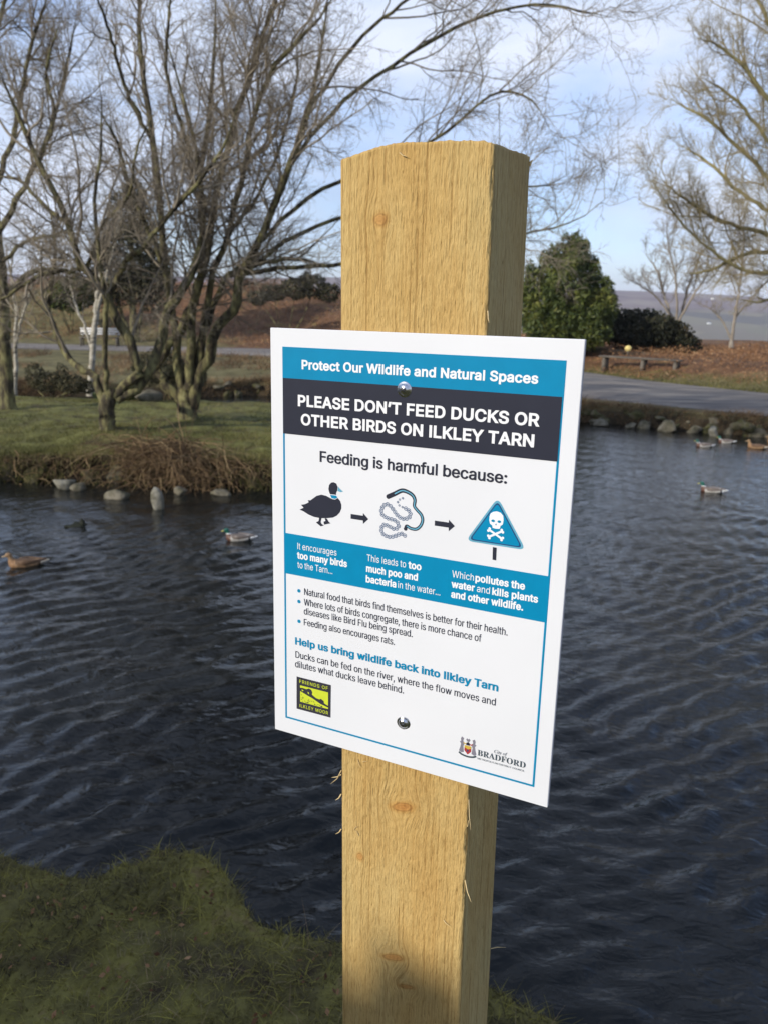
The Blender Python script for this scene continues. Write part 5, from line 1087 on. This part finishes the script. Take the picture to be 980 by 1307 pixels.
def make_duck(kind):
    parts = [loft([(.30, 0, .085, .012, .006), (.25, 0, .075, .035, .018), (.18, 0, .060, .062, .040), (.10, 0, .050, .085, .060), (0, 0, .045, .098, .072), (-.10, 0, .045, .092, .072), (-.165, 0, .050, .068, .062), (-.205, 0, .060, .035, .038)]),
             ell((-.165, 0, .075), (.055, .05, .06)), loft([(-.150, 0, .06, .048, .050), (-.175, 0, .105, .036, .040), (-.188, 0, .145, .029, .032), (-.195, 0, .18, .028, .030)]),
             ell((-.207, 0, .178), (.043, .030, .034)), ell((-.225, 0, .170), (.032, .022, .022))]
    if kind != 'drake': parts = [(V * 1.0, F) for V, F in parts]
    V, Fs = join(parts)
    me = bpy.data.meshes.new('body'); me.from_pydata(V.tolist(), [], [list(f) for a in Fs for f in a]); me.update()
    o = bpy.data.objects.new('body', me); COL.objects.link(o)
    md = o.modifiers.new('r', 'REMESH'); md.mode = 'VOXEL'; md.voxel_size = .006; md.use_smooth_shade = True
    sm = o.modifiers.new('s', 'SMOOTH'); sm.iterations = 4; sm.factor = .5
    dg = bpy.context.evaluated_depsgraph_get(); m2 = bpy.data.meshes.new_from_object(o.evaluated_get(dg)); bpy.data.objects.remove(o)
    mats = duckmats(kind); order = ['head', 'ring', 'breast', 'flank', 'back', 'rear', 'tail']
    m2.materials.clear()
    for k in order: m2.materials.append(mats[k])
    nf = len(m2.polygons); c = np.empty(nf * 3); m2.polygons.foreach_get('center', c); c = c.reshape(-1, 3); x, y, z = c.T
    idx = np.full(nf, 3)
    idx[(z > .085 + .02 * np.sin(x * 14)) & (x > -.12)] = 4; idx[(x > .16)] = 5; idx[(x > .19) & (z < .085 + 0 * x) | (x > .255)] = 6
    idx[(x < -.13)] = 2; idx[(z > .118) & (x < -.12)] = 1; idx[(z > .128) & (x < -.12)] = 0
    m2.polygons.foreach_set('material_index', idx.astype(np.int32)); m2.polygons.foreach_set('use_smooth', np.ones(nf, bool)); m2.name = 'body'
    root = empty('duck', (0, 0, 0)); b = bpy.data.objects.new('body', m2); COL.objects.link(b); b.parent = root
    V, F = loft([(-.232, 0, .172, .015, .014), (-.255, 0, .163, .013, .009), (-.275, 0, .158, .014, .006), (-.292, 0, .157, .010, .004)], 10)
    mk('bill', V, F, mats['bill'], root, True, True)
    for s2 in (-1, 1):
        V, F = ell((-.222, s2 * .0255, .184), (.0045, .003, .0045), 8, 6); mk('eye', V, F, M['recess'], root, True, True)
        V, F = loft([(-.09, s2 * .082, .070, .012, .035), (0, s2 * .090, .078, .014, .040), (.10, s2 * .072, .082, .013, .032), (.20, s2 * .035, .088, .010, .016), (.265, s2 * .012, .098, .004, .005)], 10)
        mk('wing', V, F, mats['back'] if kind == 'drake' else mats['back'], root, True, True)
    return root
def copy_tree(o, parent=None):
    c = o.copy(); COL.objects.link(c)
    if parent is not None: c.parent = parent
    for k in list(o.children):
        if k is not c: copy_tree(k, c)
    return c
dr, hn = make_duck('drake'), make_duck('hen')
used = set()
for kind, px, py, rz, sc_, lab in [('hen', 34, 722, -8, .86, 'brown female duck swimming left at the left edge of the water'), ('drake', 306, 689, -10, .80, 'green-headed drake swimming beside the left edge of the notice'),
                                   ('drake', 908, 628, -4, .86, 'green-headed drake swimming alone out on the right water'), ('drake', 898, 570, 12, .82, 'small distant dark-headed duck, left of the pair near the right bank'),
                                   ('drake', 926, 565, 6, .80, 'small distant pale-bodied duck nearest the right bank stones'), ('hen', 965, 572, -12, .92, 'distant brown duck low on the water near the right edge'),
                                   ('hen', 990, 566, 4, .92, 'distant rust-coloured duck cut by the right edge')]:
    src = dr if kind == 'drake' else hn
    o = src if kind not in used else copy_tree(src); used.add(kind)
    p = gz(px, py, 0.0); o.location = (p[0], p[1], -.012); o.rotation_euler = (0, 0, rad(rz) - math.atan2(p[0], p[1])); o.scale = (sc_,) * 3
    tag(o, lab, 'duck', 'mallards on the tarn')
c = gz(97, 672, 0)
V, F = join([rock((c[0], c[1], .0), (.12, .08, .05), 5, rough=.6), rock((c[0] + .09, c[1], .05), (.035, .03, .05), 6, rough=.6), rock((c[0] - .1, c[1], .0), (.07, .05, .025), 8, rough=.6)])
tag(mk('floating_clump', V, F, M['dark_leaf'], rnd=np.full(len(V), .0)), 'small dark clump floating on the water above the brown duck', 'debris')

# ------------------------------------------------------------------ haze over the valley
m = bpy.data.materials.new('haze'); m.use_nodes = True; t = m.node_tree; t.nodes.clear()
pv = N(t, 'ShaderNodeVolumePrincipled', Density=0.00015); pv.inputs['Color'].default_value = (0.86, 0.88, 1.0, 1); pv.inputs['Anisotropy'].default_value = 0.0
ou = N(t, 'ShaderNodeOutputMaterial'); t.links.new(pv.outputs[0], ou.inputs['Volume'])
HAZE = True
if HAZE:
    V, F = box(-3900, 3900, -3900, 7500, -110, 190); tag(mk('haze', V, F, m, smooth=False), kind='stuff')
